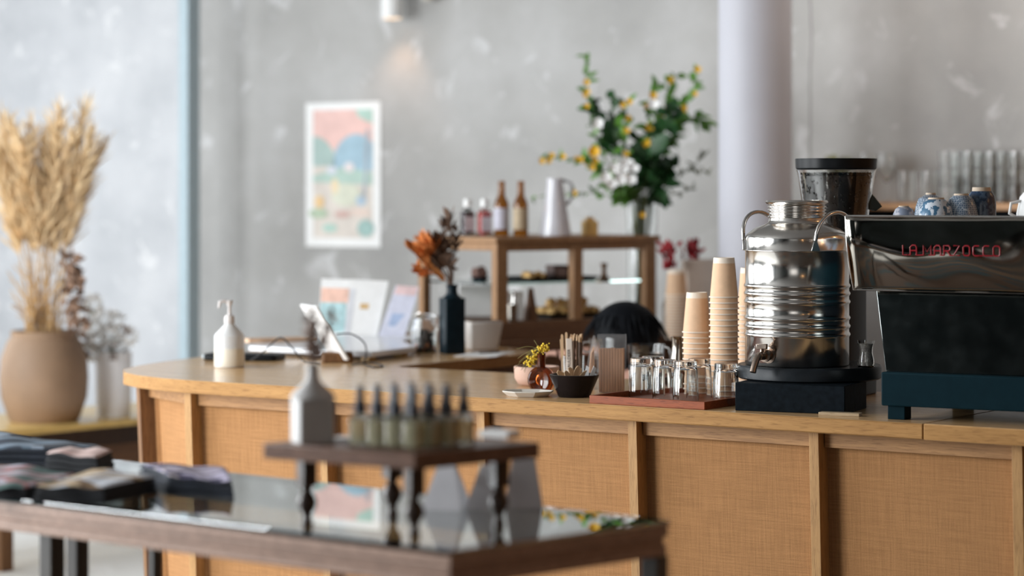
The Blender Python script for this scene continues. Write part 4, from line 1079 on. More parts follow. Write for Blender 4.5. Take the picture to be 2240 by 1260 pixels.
m = MB(); m.box((0, 0, .055), (.09, .003, .11), (R(-8), 0, 0)); m.build('card', M_PAPER, t)
t = case_thing('menu_card', 'blank white card standing behind the case side glass by the vase', 'card', 0.23, 0.42, 0.068, None, R(-30))
m = MB(); m.box((0, 0, .06), (.16, .003, .12), (R(-8), 0, 0)); m.build('card', M_PAPER, t)
t = case_thing('cone_mill', 'slim dark wooden cone standing before the pastry basket', 'mill', 0.20, 0.055, 0.068)
m = MB(); m.lathe([(0, 0), (.028, 0), (.026, .02), (.010, .122), (0, .125)], 24); m.build('cone', M_CABD, t)
t = case_thing('cake_basket', 'black tray heaped with small golden buns low in the case', 'tray', 0.48, 0.20, 0.068)
m = MB(); m.prism(rrect(0.28, 0.17, 0.02), 0, .006); m.build('tray_board', M_BLACK, t)
m = MB(); m.lathe([(0.5, 0.004), (0.52, 0.018), (0.51, 0.018), (0.49, 0.005)], 4, Matrix.Diagonal((0.385, 0.235, 1, 1)), phase=PI/4); m.build('rim', M_BLACK, t)
n = 0
for ix in range(5):
    for iy in range(3):
        n += 1; pastry(0.375+0.052*ix, 0.15+0.05*iy, 0.075, .0235, 'small golden bun heaped on the low tray in the case', 'golden buns on the low case tray', sq=.75)
for ix in range(4): pastry(0.40+0.052*ix, 0.19, 0.108, .0235, 'small golden bun topping the heap on the low tray', 'golden buns topping the low tray heap', sq=.75)
t = case_thing('tongs_cup', 'steel cup of tongs standing in the case by the white card', 'cup', 0.115, 0.06, 0.068)
m = MB(); m.lathe(cup_wall([(.018, 0), (.02, .002), (.022, .065)], .0015), 24); m.build('cup', M_MIRROR, t)
m = MB(); m.tube([(0, 0, .004), (.008, 0, .10)], .004, 8); m.ball((.008, 0, .104), .010); m.build('tongs', M_STEELR, t)
# on top of the case
def top_pt(px, Y=None, z=CZ1):
    return Vector(((px-1120)/F*Y, Y, z))
def square_bottle(px, Y, liquid, label):
    t = thing('syrup_bottle', label, 'bottle', top_pt(px, Y), R(20), 'small bottles on the pastry case')
    m = MB(); m.prism(rrect(.046, .046, .006), 0, .098); m.lathe([(.02, .097), (.018, .102), (.012, .106), (.012, .118), (0, .118)], 20); m.build('bottle', M_GLASS, t, bevel=.002)
    m = MB(); m.prism(rrect(.041, .041, .005), .004, .094); m.build('liquid', liquid, t)
    m = MB(); m.box((0, -.0236, .046), (.040, .001, .056)); m.build('paper_label', plain('grey_label', (.52, .46, .48), .7), t)
    m = MB(); m.lathe([(0, .112), (.014, .112), (.015, .116), (.015, .140), (.012, .143), (0, .143)], 20); m.build('cap', M_WHITE, t)
square_bottle(1023, 9.40, plain('plum_syrup', (.03, .008, .012), .2, var=0), 'small plum-dark syrup bottle with white cap on the case')
square_bottle(1060, 9.36, plain('red_syrup', (.52, .03, .02), .2, var=0), 'small red syrup bottle with white cap on the case')
def beer(px, Y, lab, label):
    t = thing('brown_bottle', label, 'bottle', top_pt(px, Y), 0, 'long-necked bottles on the pastry case')
    m = MB(); m.lathe([(0, 0), (.026, 0), (.0285, .004), (.0285, .118), (.026, .132), (.0145, .155), (.0125, .200), (.0135, .203), (.0135, .212), (0, .213)], 28); m.build('bottle', M_BROWNG, t)
    m = MB(); m.lathe([(.0287, .026), (.0289, .028), (.0289, .106), (.0287, .108)], 28); m.build('paper_label', lab, t)
beer(1097, 9.30, plain('lilac_label', (.46, .45, .52), .6), 'brown long-necked bottle with pale lilac label')
beer(1139, 9.26, plain('tan_label', (.40, .31, .20), .6), 'brown long-necked bottle with tan label')
for k, (px, y, lb) in enumerate(((1040, 9.20, 'little clear glass dish before the red syrup bottle'), (1072, 9.17, 'little clear glass dish before the lilac-label bottle'))):
    t = thing('glass_dish', lb, 'dish', top_pt(px, y)); m = MB(); m.lathe(cup_wall([(.010, 0), (.018, .012), (.019, .013)], .002), 20); m.build('dish', M_GLASS, t)
t = thing('steel_carafe', 'tall conical white carafe on the pastry case', 'carafe', top_pt(1214, 9.30))
m = MB(); m.lathe(cup_wall([(.060, 0), (.064, .004), (.030, .205), (.032, .222)], .002), 40); m.build('carafe', plain('pearl_enamel', (.60, .60, .64), .15, var=.02, coat=.5), t)
m = MB(); m.tube([(.030, 0, .215), (.062, 0, .205), (.066, 0, .15), (.044, 0, .12)], .006, 10); m.build('handle', plain('grey_handle', (.34, .34, .36), .4), t)
t = thing('beeswax_candle', 'stubby yellow honeycomb candle on the pastry case', 'candle', top_pt(1290, 9.40), R(20))
m = MB(); m.prism(rrect(.055, .05, .008), 0, .058); m.prism(rrect(.03, .03, .006), .058, .072); m.build('wax', plain('yellow_wax', (.74, .50, .18), .6, var=.15), t, bevel=.003)
m = MB(); m.tube([(0, 0, .07), (.001, 0, .082)], .0015, 6); m.build('wick', M_INK, t)

# ================================================================== BOUQUET
YB_ = 9.70
q = W(1404, 700, YB_); q.z = ZK
vh = EYE-(440-HOR)/F*YB_-ZK; vr = 36*YB_/F
bq = thing('flower_vase', 'tall clear glass vase of leafy branches with yellow and white flowers', 'vase', q)
m = MB(); m.lathe(cup_wall([(vr*.9, 0), (vr*.92, .005), (vr*.9, vh*.6), (vr, vh)], .004), 40); m.build('vase', M_GLASS, bq)
m = MB(); rr = random.Random(14)
for k in range(26):
    a = rr.uniform(0, 6.3); ra = vr*.62*math.sqrt(rr.random()); a2 = rr.uniform(0, 6.3)
    m.tube([(ra*math.cos(a), ra*math.sin(a), .01), (ra*.6*math.cos(a2), ra*.6*math.sin(a2), vh*.6), (vr*.7*math.cos(a2), vr*.7*math.sin(a2), vh+.02)], .0028, 6)
m.build('cut_stems', M_STEM, bq)
def bp(px, py, dy=0): return W(px, py, YB_+dy)-q
v0 = Vector((0, 0, vh-0.02))
def branch(tip, mid, n, mt, ln, wd, dens=1.0, petals=None, start=0.25, stem=.0022):
    pts = bez(v0, mid, tip, 16); m = MB(); m.tube(pts, [stem*(1-.6*i/16) for i in range(17)], 6)
    br = m.build('branch', M_STEM, bq); m = MB(); pm = MB(); np_ = 0
    for k in range(n):
        u = start+(1-start)*(k+rr.random()*.8)/n; u = min(u, .999)
        i = int(u*16); p = pts[i].lerp(pts[i+1], u*16-i); tg = (pts[i+1]-pts[i]).normalized()
        dv = (tg*.55+Vector((rr.gauss(0, .7), rr.gauss(0, .5), rr.gauss(0, .55)))).normalized()
        m.leaf(p, dv, Vector((rr.gauss(0, .5), -.8, .7)), ln*rr.uniform(.6, 1.25), wd*rr.uniform(.7, 1.2), bend=rr.uniform(0, .35))
        if petals and rr.random() < petals[1]:
            c = p+dv*.02+Vector((0, -.012, 0))
            for j in range(5):
                a = j*1.257+rr.random(); pm.leaf(c, Vector((math.cos(a), -.4, math.sin(a))), Vector((0, -1, 0)), petals[2], petals[2]*.8, bend=-.1)
            np_ += 1
    m.build('foliage', mt, br)
    if np_: pm.build('blossom', petals[0], br)
    else: pm.bm.free()
Y1 = (M_YEL, .16, .017)
branch(bp(1284, 122), bp(1270, 330), 34, M_LEAF1, .045, .024, petals=Y1)
branch(bp(1178, 346), bp(1310, 330), 20, M_LEAF1, .038, .018, petals=Y1, start=.4)
branch(bp(1160, 436), bp(1300, 400), 18, M_LEAF1, .040, .020, petals=Y1, start=.35)
branch(bp(1275, 340, -.1), bp(1330, 380), 26, M_LEAF1, .050, .030, petals=(M_YEL, .18, .018))
branch(bp(1345, 205), bp(1330, 330), 20, M_LEAF2, .075, .046)
branch(bp(1300, 225), bp(1330, 350), 14, M_LEAF2, .080, .048, start=.5)
branch(bp(1370, 225, -.1), bp(1350, 340), 24, M_LEAF1, .055, .030, petals=(M_YEL, .18, .018))
branch(bp(1440, 180), bp(1400, 320), 32, M_LEAF1, .055, .032, petals=(M_YEL, .2, .022))
branch(bp(1480, 165, .1), bp(1420, 330), 34, M_LEAF1, .062, .036, petals=(M_YEL, .15, .02))
branch(bp(1530, 158), bp(1470, 300), 30, M_LEAF1, .055, .030, petals=(M_YEL, .15, .02), start=.35)
branch(bp(1542, 268), bp(1480, 210), 34, M_LEAF1, .060, .034, start=.3)
branch(bp(1470, 240, -.15), bp(1430, 320), 34, M_LEAF2, .070, .044)
branch(bp(1425, 335, -.15), bp(1410, 400), 22, M_LEAF2, .090, .062, start=.3)
branch(bp(1475, 352, -.1), bp(1440, 400), 16, M_LEAF2, .085, .058, start=.4)
branch(bp(1455, 400, -.12), bp(1430, 430), 14, M_LEAF2, .075, .050, start=.3)
branch(bp(1450, 440, -.1), bp(1440, 420), 10, M_LEAF2, .06, .04, start=.3)
branch(bp(1330, 400, -.15), bp(1370, 410), 34, M_LEAF1, .060, .034)
branch(bp(1350, 440, -.15), bp(1370, 420), 24, M_LEAF1, .055, .030)
branch(bp(1390, 300, 0), bp(1390, 380), 36, M_LEAF2, .06, .04)
branch(bp(1555, 385), bp(1500, 330), 16, M_LEAF3, .030, .012, start=.45, stem=.0014)
branch(bp(1545, 335), bp(1500, 380), 16, M_LEAF3, .030, .014, start=.45, stem=.0014)
branch(bp(1520, 410), bp(1480, 420), 14, M_LEAF3, .030, .012, start=.45, stem=.0014)
m = MB()
for (px, py) in ((1325, 388), (1345, 368), (1362, 372), (1385, 366), (1338, 402), (1380, 392), (1308, 270), (1428, 228), (1358, 392), (1372, 356)):
    c = bp(px, py, -.24)
    for j in range(7):
        a = j*.9+rr.random(); m.leaf(c, Vector((math.cos(a), -.5, math.sin(a))), Vector((0, -1, 0)), .030, .022, bend=-.1)
m.build('white_blossom', M_WPET, bq)
m = MB()
for (px, py, r_) in ((1299, 331, .030), (1283, 232, .014), (1362, 230, .016), (1520, 205, .014), (1405, 470, .016)):
    c = bp(px, py, -.2)
    for j in range(9):
        a = j*.7+rr.random(); m.leaf(c, Vector((math.cos(a), -.5, math.sin(a))), Vector((0, -1, 0)), r_, r_*.8, bend=-.1)
m.build('yellow_blossom', M_YEL, bq)

# ================================================================== BEHIND: cup stack, red flowers, bag
cq = W(1480, 741, 9.05); cup_stack(1480, 741, ZK, 15, 0.0115, 0.100, 0.043, 0.032, 'stack on the back counter', 'kraft cups stacked on the back counter', lip=0.0033)
q = W(1540, 745, 9.42); q.z = ZK
t = thing('paper_bag', 'pale kraft paper bag standing behind the back cup stack', 'bag', q, R(20))
m = MB(); m.hexa([(-.085, -.04, 0), (.085, -.04, 0), (.085, .04, 0), (-.085, .04, 0), (-.085, -.03, .29), (.085, -.03, .295), (.085, .03, .295), (-.085, .03, .29)]); m.build('bag', plain('pale_kraft', (.56, .46, .38), .8, var=.06), t, bevel=.006)
for k, (px, py, h, lb, Yq) in enumerate(((1462, 560, .09, 'deep red dried flower head rising beside the pastry case', 9.32), (1516, 556, .075, 'small deep red flower head above the pale paper bag', 9.62))):
    base = W(px, 745, Yq); base.z = ZK
    t = thing('red_flower_bottle', lb, 'vase', base)
    hz = W(px, py, Yq).z-ZK
    m = MB(); m.lathe([(0, 0), (.022, 0), (.024, .004), (.024, .12), (.010, .15), (.010, .18), (.007, .18), (.007, .15), (0, .14)], 20); m.build('bottle', M_GLASS, t)
    m = MB(); m.tube([(0, 0, .01), (0, 0, hz)], .002, 6); m.build('stem', M_DRYB, t)
    m = MB(); rq = random.Random(k)
    for j in range(46):
        c = Vector((rq.gauss(0, .014), rq.gauss(0, .012), hz+rq.uniform(-h*.6, h*.5))); m.leaf(c, Vector((rq.gauss(0, .6), rq.gauss(0, .5), 1)), Vector((rq.gauss(0, 1), -1, 0)), .034, .018)
    m.build('flower_head', M_RED, t)

# ================================================================== PERSON
hc = W(1360, 727, 8.30)
FA = R(CANG+180)          # facing the counter return
ps = thing('person', 'crouching person with black hair in dark clothes behind the counter', 'person', (hc.x+math.cos(FA)*-0.25, hc.y+math.sin(FA)*-0.25, 0), FA)
zh = hc.z
def skin(name, mat, joints, edges, parent, sub=2, root=0):
    me = bpy.data.meshes.new(name); me.from_pydata([j[:3] for j in joints], edges, []); me.update()
    o = bpy.data.objects.new(name, me); COL.objects.link(o); o.parent = parent
    md = o.modifiers.new('skin', 'SKIN'); md.use_smooth_shade = True
    sv_ = me.skin_vertices[0].data
    for i, j in enumerate(joints):
        r_ = j[3]; sv_[i].radius = r_ if isinstance(r_, tuple) else (r_, r_)
        sv_[i].use_root = (i == root)
    s2 = o.modifiers.new('sub', 'SUBSURF'); s2.levels = sub; s2.render_levels = sub
    me.materials.append(mat)
    return o
J = [(-.06, 0, .42, .12), (0.0, 0, .58, .115), (.08, 0, .74, .125), (.15, 0, .84, .10), (.20, 0, .90, .05), (.235, 0, zh-.05, .06)]
E = [(0, 1), (1, 2), (2, 3), (3, 4), (4, 5)]
for sgn in (-1, 1):
    b0 = len(J)
    J += [(.12, .16*sgn, .82, .055), (.16, .20*sgn, .66, .042), (.35, .13*sgn, .92, .032), (.41, .10*sgn, .955, .022)]
    E += [(3, b0), (b0, b0+1), (b0+1, b0+2), (b0+2, b0+3)]
    J += [(-.02, .10*sgn, .40, .085), (.34, .13*sgn, .48, .062), (.16, .12*sgn, .10, .042), (.20, .12*sgn, .045, .042), (.33, .13*sgn, .035, .034)]
    E += [(0, b0+4), (b0+4, b0+5), (b0+5, b0+6), (b0+6, b0+7), (b0+7, b0+8)]
    for k, (dy, ln) in enumerate(((-.026, .062), (-.009, .072), (.009, .068), (.025, .052))):
        c0 = len(J); y0 = .10*sgn+dy
        J += [(.435, y0, .955, .010), (.435+ln*.6, y0*1.0, .955, .0085), (.435+ln, y0, .945, .0075)]
        E += [(b0+3, c0), (c0, c0+1), (c0+1, c0+2)]
    c0 = len(J); y0 = .10*sgn-.03*sgn
    J += [(.405, y0, .951, .010), (.440, y0-.016*sgn, .949, .009), (.462, y0-.018*sgn, .945, .008)]
    E += [(b0+3, c0), (c0, c0+1), (c0+1, c0+2)]
bodyo = skin('body', M_SKIN, J, E, ps)
# head with face, joined on the neck as a child carrying hair
m = MB(); m.ball((.25, 0, zh-.01), (.095, .078, .108), 24, 16)
m.ball((.335, 0, zh-.045), (.022, .014, .018), 10, 8)
for sgn in (-1, 1): m.ball((.24, .080*sgn, zh-.03), (.018, .010, .028), 10, 8); m.ball((.325, .030*sgn, zh-.02), (.011, .013, .009), 10, 6)
m.ball((.325, 0, zh-.078), (.012, .022, .007), 10, 6)
m.build('head', M_SKIN, ps)
m = MB(); rr = random.Random(77)
m.ball((.235, 0, zh), (.118, .114, .108), 32, 20)
for v in m.bm.verts:
    if v.co.z < zh-.02 and v.co.x < .27: v.co.z -= .05*(zh-v.co.z)/.1
    if v.co.x > .30 and v.co.z < zh+.02: v.co.x = .30+(v.co.x-.30)*.2
for k in range(240):
    a = rr.uniform(0, 2*PI); el = rr.uniform(.2, 1.5)
    st_ = Vector((.235+.116*math.cos(a)*math.cos(el), .112*math.sin(a)*math.cos(el), zh+.106*math.sin(el)))
    dn = Vector((math.cos(a)*.5, math.sin(a)*.5, -1)).normalized()
    m.tube([st_, st_+dn*.03+Vector((math.cos(a), math.sin(a), 0))*.014, st_+dn*.075+Vector((math.cos(a), math.sin(a), 0))*.014], [.0022, .002, .0006], 4)
m.build('hair', M_HAIR, ps)
JC = [(j[0], j[1], j[2], j[3]+.018) for j in J[:4]]; EC = [(0, 1), (1, 2), (2, 3)]
for sgn in (-1, 1):
    b0 = len(JC); JC += [(.12, .16*sgn, .82, .070), (.16, .20*sgn, .66, .056), (.345, .132*sgn, .912, .044)]; EC += [(3, b0), (b0, b0+1), (b0+1, b0+2)]
skin('dark_top', M_DCLOTH, JC, EC, ps)
JT = [(-.06, 0, .42, .138)]; ET = []
for sgn in (-1, 1):
    b0 = len(JT); JT += [(-.02, .10*sgn, .40, .10), (.34, .13*sgn, .48, .078), (.17, .12*sgn, .13, .055)]; ET += [(0, b0), (b0, b0+1), (b0+1, b0+2)]
skin('dark_trousers', M_DCLOTH, JT, ET, ps)

# ================================================================== WALL: poster, lamp, shelf with glasses
po = thing('wall_poster', 'white-bordered pastel landscape poster taped to the concrete wall', 'poster', wall_pt(750, 382, 0.004), WALLA)
pc = po.location.copy()
ppm = pc.y/F
hw = ((wall_pt(832, 380)-wall_pt(669, 380)).length)/2; hh_ = 158*ppm
def sheet(nm, pts, mt, off, parent=po):
    # pts in poster units: x -1..1, z -1..1
    m = MB(); n_ = len(pts)
    m.prism([(x*hw, z*hh_) for x, z in pts], 0, 0.0006, T(0, -off, 0) @ RX(PI/2)); return m.build(nm, mt, parent, smooth=0)
sheet('paper', [(-1, -1), (1, -1), (1, 1), (-1, 1)], plain('poster_paper', (.86, .86, .85), .7, var=.02), 0.0)
ar = lambda cx, cz, rx, rz, a0, a1, n=14: [(cx+rx*math.cos(R(a0+(a1-a0)*i/n)), cz+rz*math.sin(R(a0+(a1-a0)*i/n))) for i in range(n+1)]
L_, R_, B_, T_ = -.80, .80, -.88, .90
pp_ = lambda n, c: plain('ink_'+n, tuple(.75*x+.17 for x in c), .7, var=.1, vscale=12)
img = sheet('printed_picture', [(L_, B_), (R_, B_), (R_, T_), (L_, T_)], pp_('sand', (.70, .62, .54)), .0008)
sheet('sky', [(L_, .35), (R_, .35), (R_, T_), (L_, T_)], pp_('pink', (.82, .48, .42)), .0016, img)
sheet('leaf_corner', [(.35, T_), (R_, T_), (R_, .70), (.55, .76), (.42, .80)], pp_('mint', (.36, .60, .50)), .0024, img)
sheet('green_hill', ar(L_, .12, .62, .42, 0, 90)+[(L_, .12)], pp_('sage', (.30, .46, .42)), .0024, img)
sheet('blue_dome', ar(.36, .12, .62, .44, 44.5, 180)+[(-.26, .05), (R_, .05), (R_, .42)], pp_('blue', (.26, .47, .60)), .0024, img)
sheet('hedge', [(L_, -.02), (-.1, .10), (.3, .08), (R_, .02), (R_, -.14), (L_, -.10)], pp_('moss', (.36, .55, .46)), .0032, img)
for nm, cx, cz, w_, h_, c in (('tree_puff', .18, .10, .14, .07, (.78, .70, .70)), ('tree_puff', -.28, .06, .14, .06, (.68, .72, .80)), ('figure', -.2, -.16, .10, .11, (.82, .64, .36)), ('lantern', -.62, -.38, .13, .09, (.80, .50, .16)), ('bench', .0, -.55, .22, .05, (.60, .34, .28)), ('shrub', -.65, -.54, .26, .07, (.40, .54, .34)), ('shrub', .62, -.74, .22, .12, (.24, .46, .42)), ('fern', -.34, -.74, .20, .06, (.36, .60, .50)), ('lawn', .1, -.28, .40, .16, (.66, .68, .52)), ('pool', .5, -.36, .14, .07, (.36, .52, .66)), ('path', .45, -.52, .3, .06, (.78, .60, .50))):
    sheet(nm, ar(cx, cz, w_, h_, 0, 345, 15), pp_(nm+str(cx), c), .0040+.0003*(w_ < .2), img)
sheet('pole', [(.64, .62), (.72, .62), (.62, -.28), (.50, -.36), (.56, -.22)], pp_('slate', (.30, .36, .42)), .0048, img)

# wall lamp at the top edge of the picture
lq = wall_pt(858, -40, 0.12)
lm = thing('wall_lamp', 'white wall spotlight with glowing mouth above the poster', 'wall lamp', lq, WALLA)
m = MB(); m.lathe([(.045, -.17), (.048, -.17), (.048, .06), (0, .06), (0, .055), (.045, .055)], 32); m.build('lamp_shade', M_WHITE, lm)
m = MB(); m.box((0.03, .10, .04), (.10, .03, .06)); m.tube([(0, .02, .05), (.02, .10, .05)], .01, 8); m.build('bracket', plain('bronze_paint', (.12, .10, .08), .5), lm)
m = MB(); m.ball((0, 0, -.12), .028, 12, 8); m.build('bulb', emit('warm_bulb', (1, .62, .30), 6), lm)
sq = wall_pt(935, -14, 0.06)
t = thing('wall_fitting', 'pale round fitting on the wall beside the lamp', 'fitting', sq, WALLA)
m = MB(); m.ball((0, 0, 0), .036, 16, 10); m.tube([(0, 0, 0), (0, .06, 0)], .02, 10); m.build('knob', M_STONE, t)
ld = bpy.data.lights.new('wall_lamp_light', 'SPOT'); ld.energy = 2.2; ld.color = (1, .62, .4); ld.spot_size = R(90); ld.spot_blend = .8; ld.shadow_soft_size = .03
lo = bpy.data.objects.new('wall_lamp_light', ld); COL.objects.link(lo); lo.location = lq+Vector((0, 0, -.19)); lo.rotation_euler = (R(12), 0, 0)

# shelf
sh0 = wall_pt(1795, 440); sh1 = wall_pt(2330, 440)
ZSH = EYE-(444-HOR)/F*9.3
SL = (sh1-sh0).length
shf = thing('wall_shelf', 'warm wooden wall shelf of glassware above the espresso machine', 'shelf', (sh0.x, sh0.y, ZSH), WALLA)
m = MB(); m.box((SL/2, -.13, -.014), (SL, .26, .028)); m.build('board', wood('honey_wood', (.50, .26, .10), (.40, .20, .08), (4, 30, 30), .4), shf, bevel=.002)
for x in (.12, SL-.12):
    m = MB(); m.prism([(0, 0), (-.20, 0), (0, -.16)], -.012, .012, T(x, 0, -.028) @ RZ(PI/2) @ RX(PI/2)); m.build('bracket', M_BLACKM, shf)
m = MB(); m.box((SL/2, -.012, -.055), (SL, .024, .05)); m.build('cleat', M_BLACKM, shf)
def shelf_pt(px, off):
    p = wall_pt(px, 440, off); return Vector((p.x, p.y, ZSH))
def stack_glass(px, off, r, h, z, label, group, first=[None]):
    loc = shelf_pt(px, off)+Vector((0, 0, z)); key = (round(r, 3), round(h, 3))
    reg = first[0] or {}; first[0] = reg
    if key in reg: return dup(reg[key], loc, 0, label)
    t = thing('shelf_glass', label, 'glass', loc, 0, group)
    m = MB(); m.lathe(cup_wall([(r*.88, 0), (r*.9, .003), (r, h)], .0028), 32); m.build('glass', M_GLASS, t); reg[key] = t
    return t
xs = [2076, 2126, 2175, 2228]
nm = ['first', 'second', 'third', 'fourth']
for k, px in enumerate(xs):
    for j, lv in enumerate(('bottom', 'middle', 'top')):
        stack_glass(px, .17, .042, .066, .0672*j, '%s glass of the %s three-high glass stack from the hopper' % (lv, nm[k]), 'glasses stacked three high on the shelf')
for k, px in enumerate((1985, 2034)):
    stack_glass(px, .17, .040, .124, 0, ['wide single tumbler on the shelf beside the stemmed glass', 'wide single tumbler on the shelf beside the tall stacks'][k], 'single tumblers on the shelf')
for k, px in enumerate((2100, 2150, 2203)):
    for j, lv in enumerate(('lower', 'upper')):
        stack_glass(px, .075, .042, .100, .1015*j, '%s tall glass of the %s pair in the shelf back row' % (lv, nm[k]), 'tall glasses paired in the shelf back row')
for k, px in enumerate((1940, 1900)):
    t = thing('stemmed_glass', ['stemmed wine glass on the shelf next to the single tumblers', 'stemmed wine glass on the shelf half behind the hopper'][k], 'glass', shelf_pt(px, .13), 0, 'stemmed glasses on the shelf')
    m = MB(); m.lathe([(0, 0), (.034, 0), (.034, .002), (.006, .006), (.004, .08), (.012, .088), (.034, .115), (.040, .150), (.033, .200), (.0318, .200), (.0385, .150), (.032, .117), (.010, .092), (0, .090)], 32); m.build('glass', M_GLASS, t)
pq = shelf_pt(1832, .13)
t = thing('shelf_plant', 'small leafy plant in a clay pot on the shelf behind the hopper', 'plant', pq)
m = MB(); m.lathe(cup_wall([(.034, 0), (.036, .003), (.048, .09), (.05, .09), (.05, .105), (.048, .107)], .005), 28); m.build('pot', M_PINKW, t)
m = MB(); rr = random.Random(31)
for k in range(60):
    a = rr.uniform(0, 6.3); m.leaf((rr.gauss(0, .02), rr.gauss(0, .02), .10+.05*rr.random()), Vector((math.cos(a), math.sin(a), rr.uniform(.2, 1.6))), Vector((0, 0, 1)), .07, .032)
m.build('foliage', plain('pale_foliage', (.26, .27, .14), .7, var=.3), t)

# ================================================================== WINDOW SIDE: bench, pampas, white flowers
BA = math.atan2(0.49, 0.41)
ba = PL(272, 918, .568); bb = PL(0, 944, .568)
dirb = (bb-ba).normalized(); L0 = 2.4
bn = thing('low_bench', 'long low bench with pale yellow wooden top by the window side', 'bench', (ba.x, ba.y, 0), math.atan2(dirb.y, dirb.x))
# local x runs towards the viewer along the front edge, +y away from it
sgn = -1
m = MB(); m.box((L0/2-.6, sgn*.30, .555), (L0, .60, .026)); m.build('seat', M_YELW, bn, bevel=.003)
m = MB(); m.box((L0/2-.6, sgn*.10, .50), (L0-.06, .03, .085)); m.build('apron', M_WALNUTV, bn)
m = MB(); m.box((L0/2-.6, sgn*.12, .42), (L0-.10, .03, .08)); m.build('lower_rail', M_CABD, bn)
for x in (-.50, .55, 1.70):
    for y in (.10, .52):
        m = MB(); m.box((x, sgn*y, .271), (.06, .06, .542)); m.build('leg', M_DARKOAK, bn, bevel=.002)
vq = PL(95, 930, .568); vq += Vector((-.03, .17, 0)); vq = Vector((vq.x, vq.y, .568))
Yv = vq.y; sv = Yv/F
pv = thing('pampas_vase', 'large tan stoneware urn of dried pampas grass on the bench', 'vase', vq)
r0 = 96*sv
m = MB(); m.lathe(cup_wall([(r0*.74, 0), (r0*.80, .01), (r0*.97, .10), (r0, .18), (r0*.97, .26), (r0*.84, .325), (r0*.74, .35), (r0*.76, .372)], .012), 48); m.build('urn', M_CLAY, pv)
rr = random.Random(41)
def pv_p(px, py, dy=0): return W(px, py, Yv+dy)-vq
def plume(tip, mt=M_PAMPAS):
    base = Vector((rr.uniform(-.07, .07), rr.uniform(-.05, .05), .33)); mid = Vector((base.x*.6+tip.x*.25, base.y*.6+tip.y*.3, base.z+(tip.z-base.z)*.55))
    pts = bez(base, mid, tip, 14); m = MB(); m.tube(pts, [.0035*(1-.6*i/14) for i in range(15)], 5); s_ = m.build('stalk', plain('straw_stalk', (.52, .33, .15), .8, var=.2), pv)
    m = MB()
    for k in range(210):
        u = .42+.55*rr.random(); i = min(int(u*14), 13); p = pts[i].lerp(pts[i+1], u*14-i); tg = (pts[i+1]-pts[i]).normalized()
        dv = (tg*1.0+Vector((rr.gauss(0, .36), rr.gauss(0, .36), rr.gauss(0, .12)))).normalized(); ln = .15*(1.25-u*.7)*rr.uniform(.7, 1.3)
        m.leaf(p, dv, Vector((rr.gauss(0, 1), rr.gauss(0, 1), .4)), ln, .0065, bend=.25)
    m.build('plume', mt, s_)
for px, py in ((5, 250), (25, 270), (45, 300), (70, 270), (95, 300), (115, 265), (135, 240), (160, 285), (185, 225), (200, 290), (225, 310), (-20, 280), (-45, 300), (60, 330), (150, 330), (190, 350), (20, 340), (-10, 340), (125, 300)):
    plume(pv_p(px, py, rr.uniform(-.12, .12)))
m = MB()
for k in range(70):
    b_ = Vector((rr.uniform(-.08, .08), rr.uniform(-.06, .06), .32)); tp_ = pv_p(rr.uniform(15, 175), rr.uniform(560, 700), rr.uniform(-.1, .1))
    m.tube(bez(b_, Vector((b_.x, b_.y, (b_.z+tp_.z)/2)), tp_, 6), .0022, 4)
m.build('loose_stalks', plain('straw_stalk', (.52, .33, .15), .8), pv)
m = MB()
for k in range(120):
    u = rr.random(); c = pv_p(135+30*rr.random()+18*u, 560+170*u, rr.uniform(-.12, -.04)); m.leaf(c, Vector((rr.gauss(.2, .6), rr.gauss(0, .5), rr.gauss(.2, .6))), Vector((rr.gauss(0, 1), -1, 0)), .045, .022)
m.build('seed_heads', plain('seed_brown', (.20, .12, .08), .85, var=.3), pv)
# white vase with white blooms
wq = PL(236, 918, .568)+Vector((0, .14, 0)); wq = Vector((wq.x, wq.y, .568)); sw = wq.y/F
wv = thing('white_vase', 'plain white cylinder vase of bleached blooms on the bench', 'vase', wq)
m = MB(); rw = 40*sw; m.lathe(cup_wall([(rw*.9, 0), (rw*.93, .004), (rw, .27), (rw*1.01, .272)], .006), 36); m.build('vase', plain('white_porcelain', (.86, .87, .90), .4, var=.02), wv)
rr = random.Random(52)
def wp(px, py, dy=0): return W(px, py, wq.y+dy)-wq
m = MB()
for k in range(12): m.tube(bez((rr.uniform(-.03, .03), 0, .1), (0, 0, .35), wp(rr.uniform(175, 290), rr.uniform(660, 760), rr.uniform(-.05, .05)), 6), .002, 5)
m.build('stems', M_LEAF3, wv)
for (px, py, r_) in ((180, 740, .05), (195, 770, .045), (215, 745, .05), (240, 735, .05), (262, 760, .045), (285, 735, .04), (225, 700, .05), (185, 700, .045), (205, 665, .045), (255, 700, .04)):
    m = MB(); c = wp(px, py, rr.uniform(-.05, .02))
    for j in range(40):
        dv = Vector((rr.gauss(0, 1), rr.gauss(-.3, 1), rr.gauss(0, 1))).normalized(); m.leaf(c+dv*r_*.45, dv, Vector((rr.gauss(0, 1), rr.gauss(0, 1), 1)), r_*.7, r_*.55, bend=-.1)
    m.build('bleached_bloom', M_WPET, wv)
for (px, py) in ((272, 716), (190, 775), (246, 780), (252, 752), (186, 742), (282, 724)):
    c = wp(px, py, -.09)
    m = MB()
    for j in range(6): m.leaf(c, Vector((rr.gauss(0, 1), -.3, rr.gauss(0, 1))), Vector((0, -1, 0)), .022, .014)
    m.build('seed_cup', plain('grey_brown_seed', (.22, .18, .16), .8), wv)

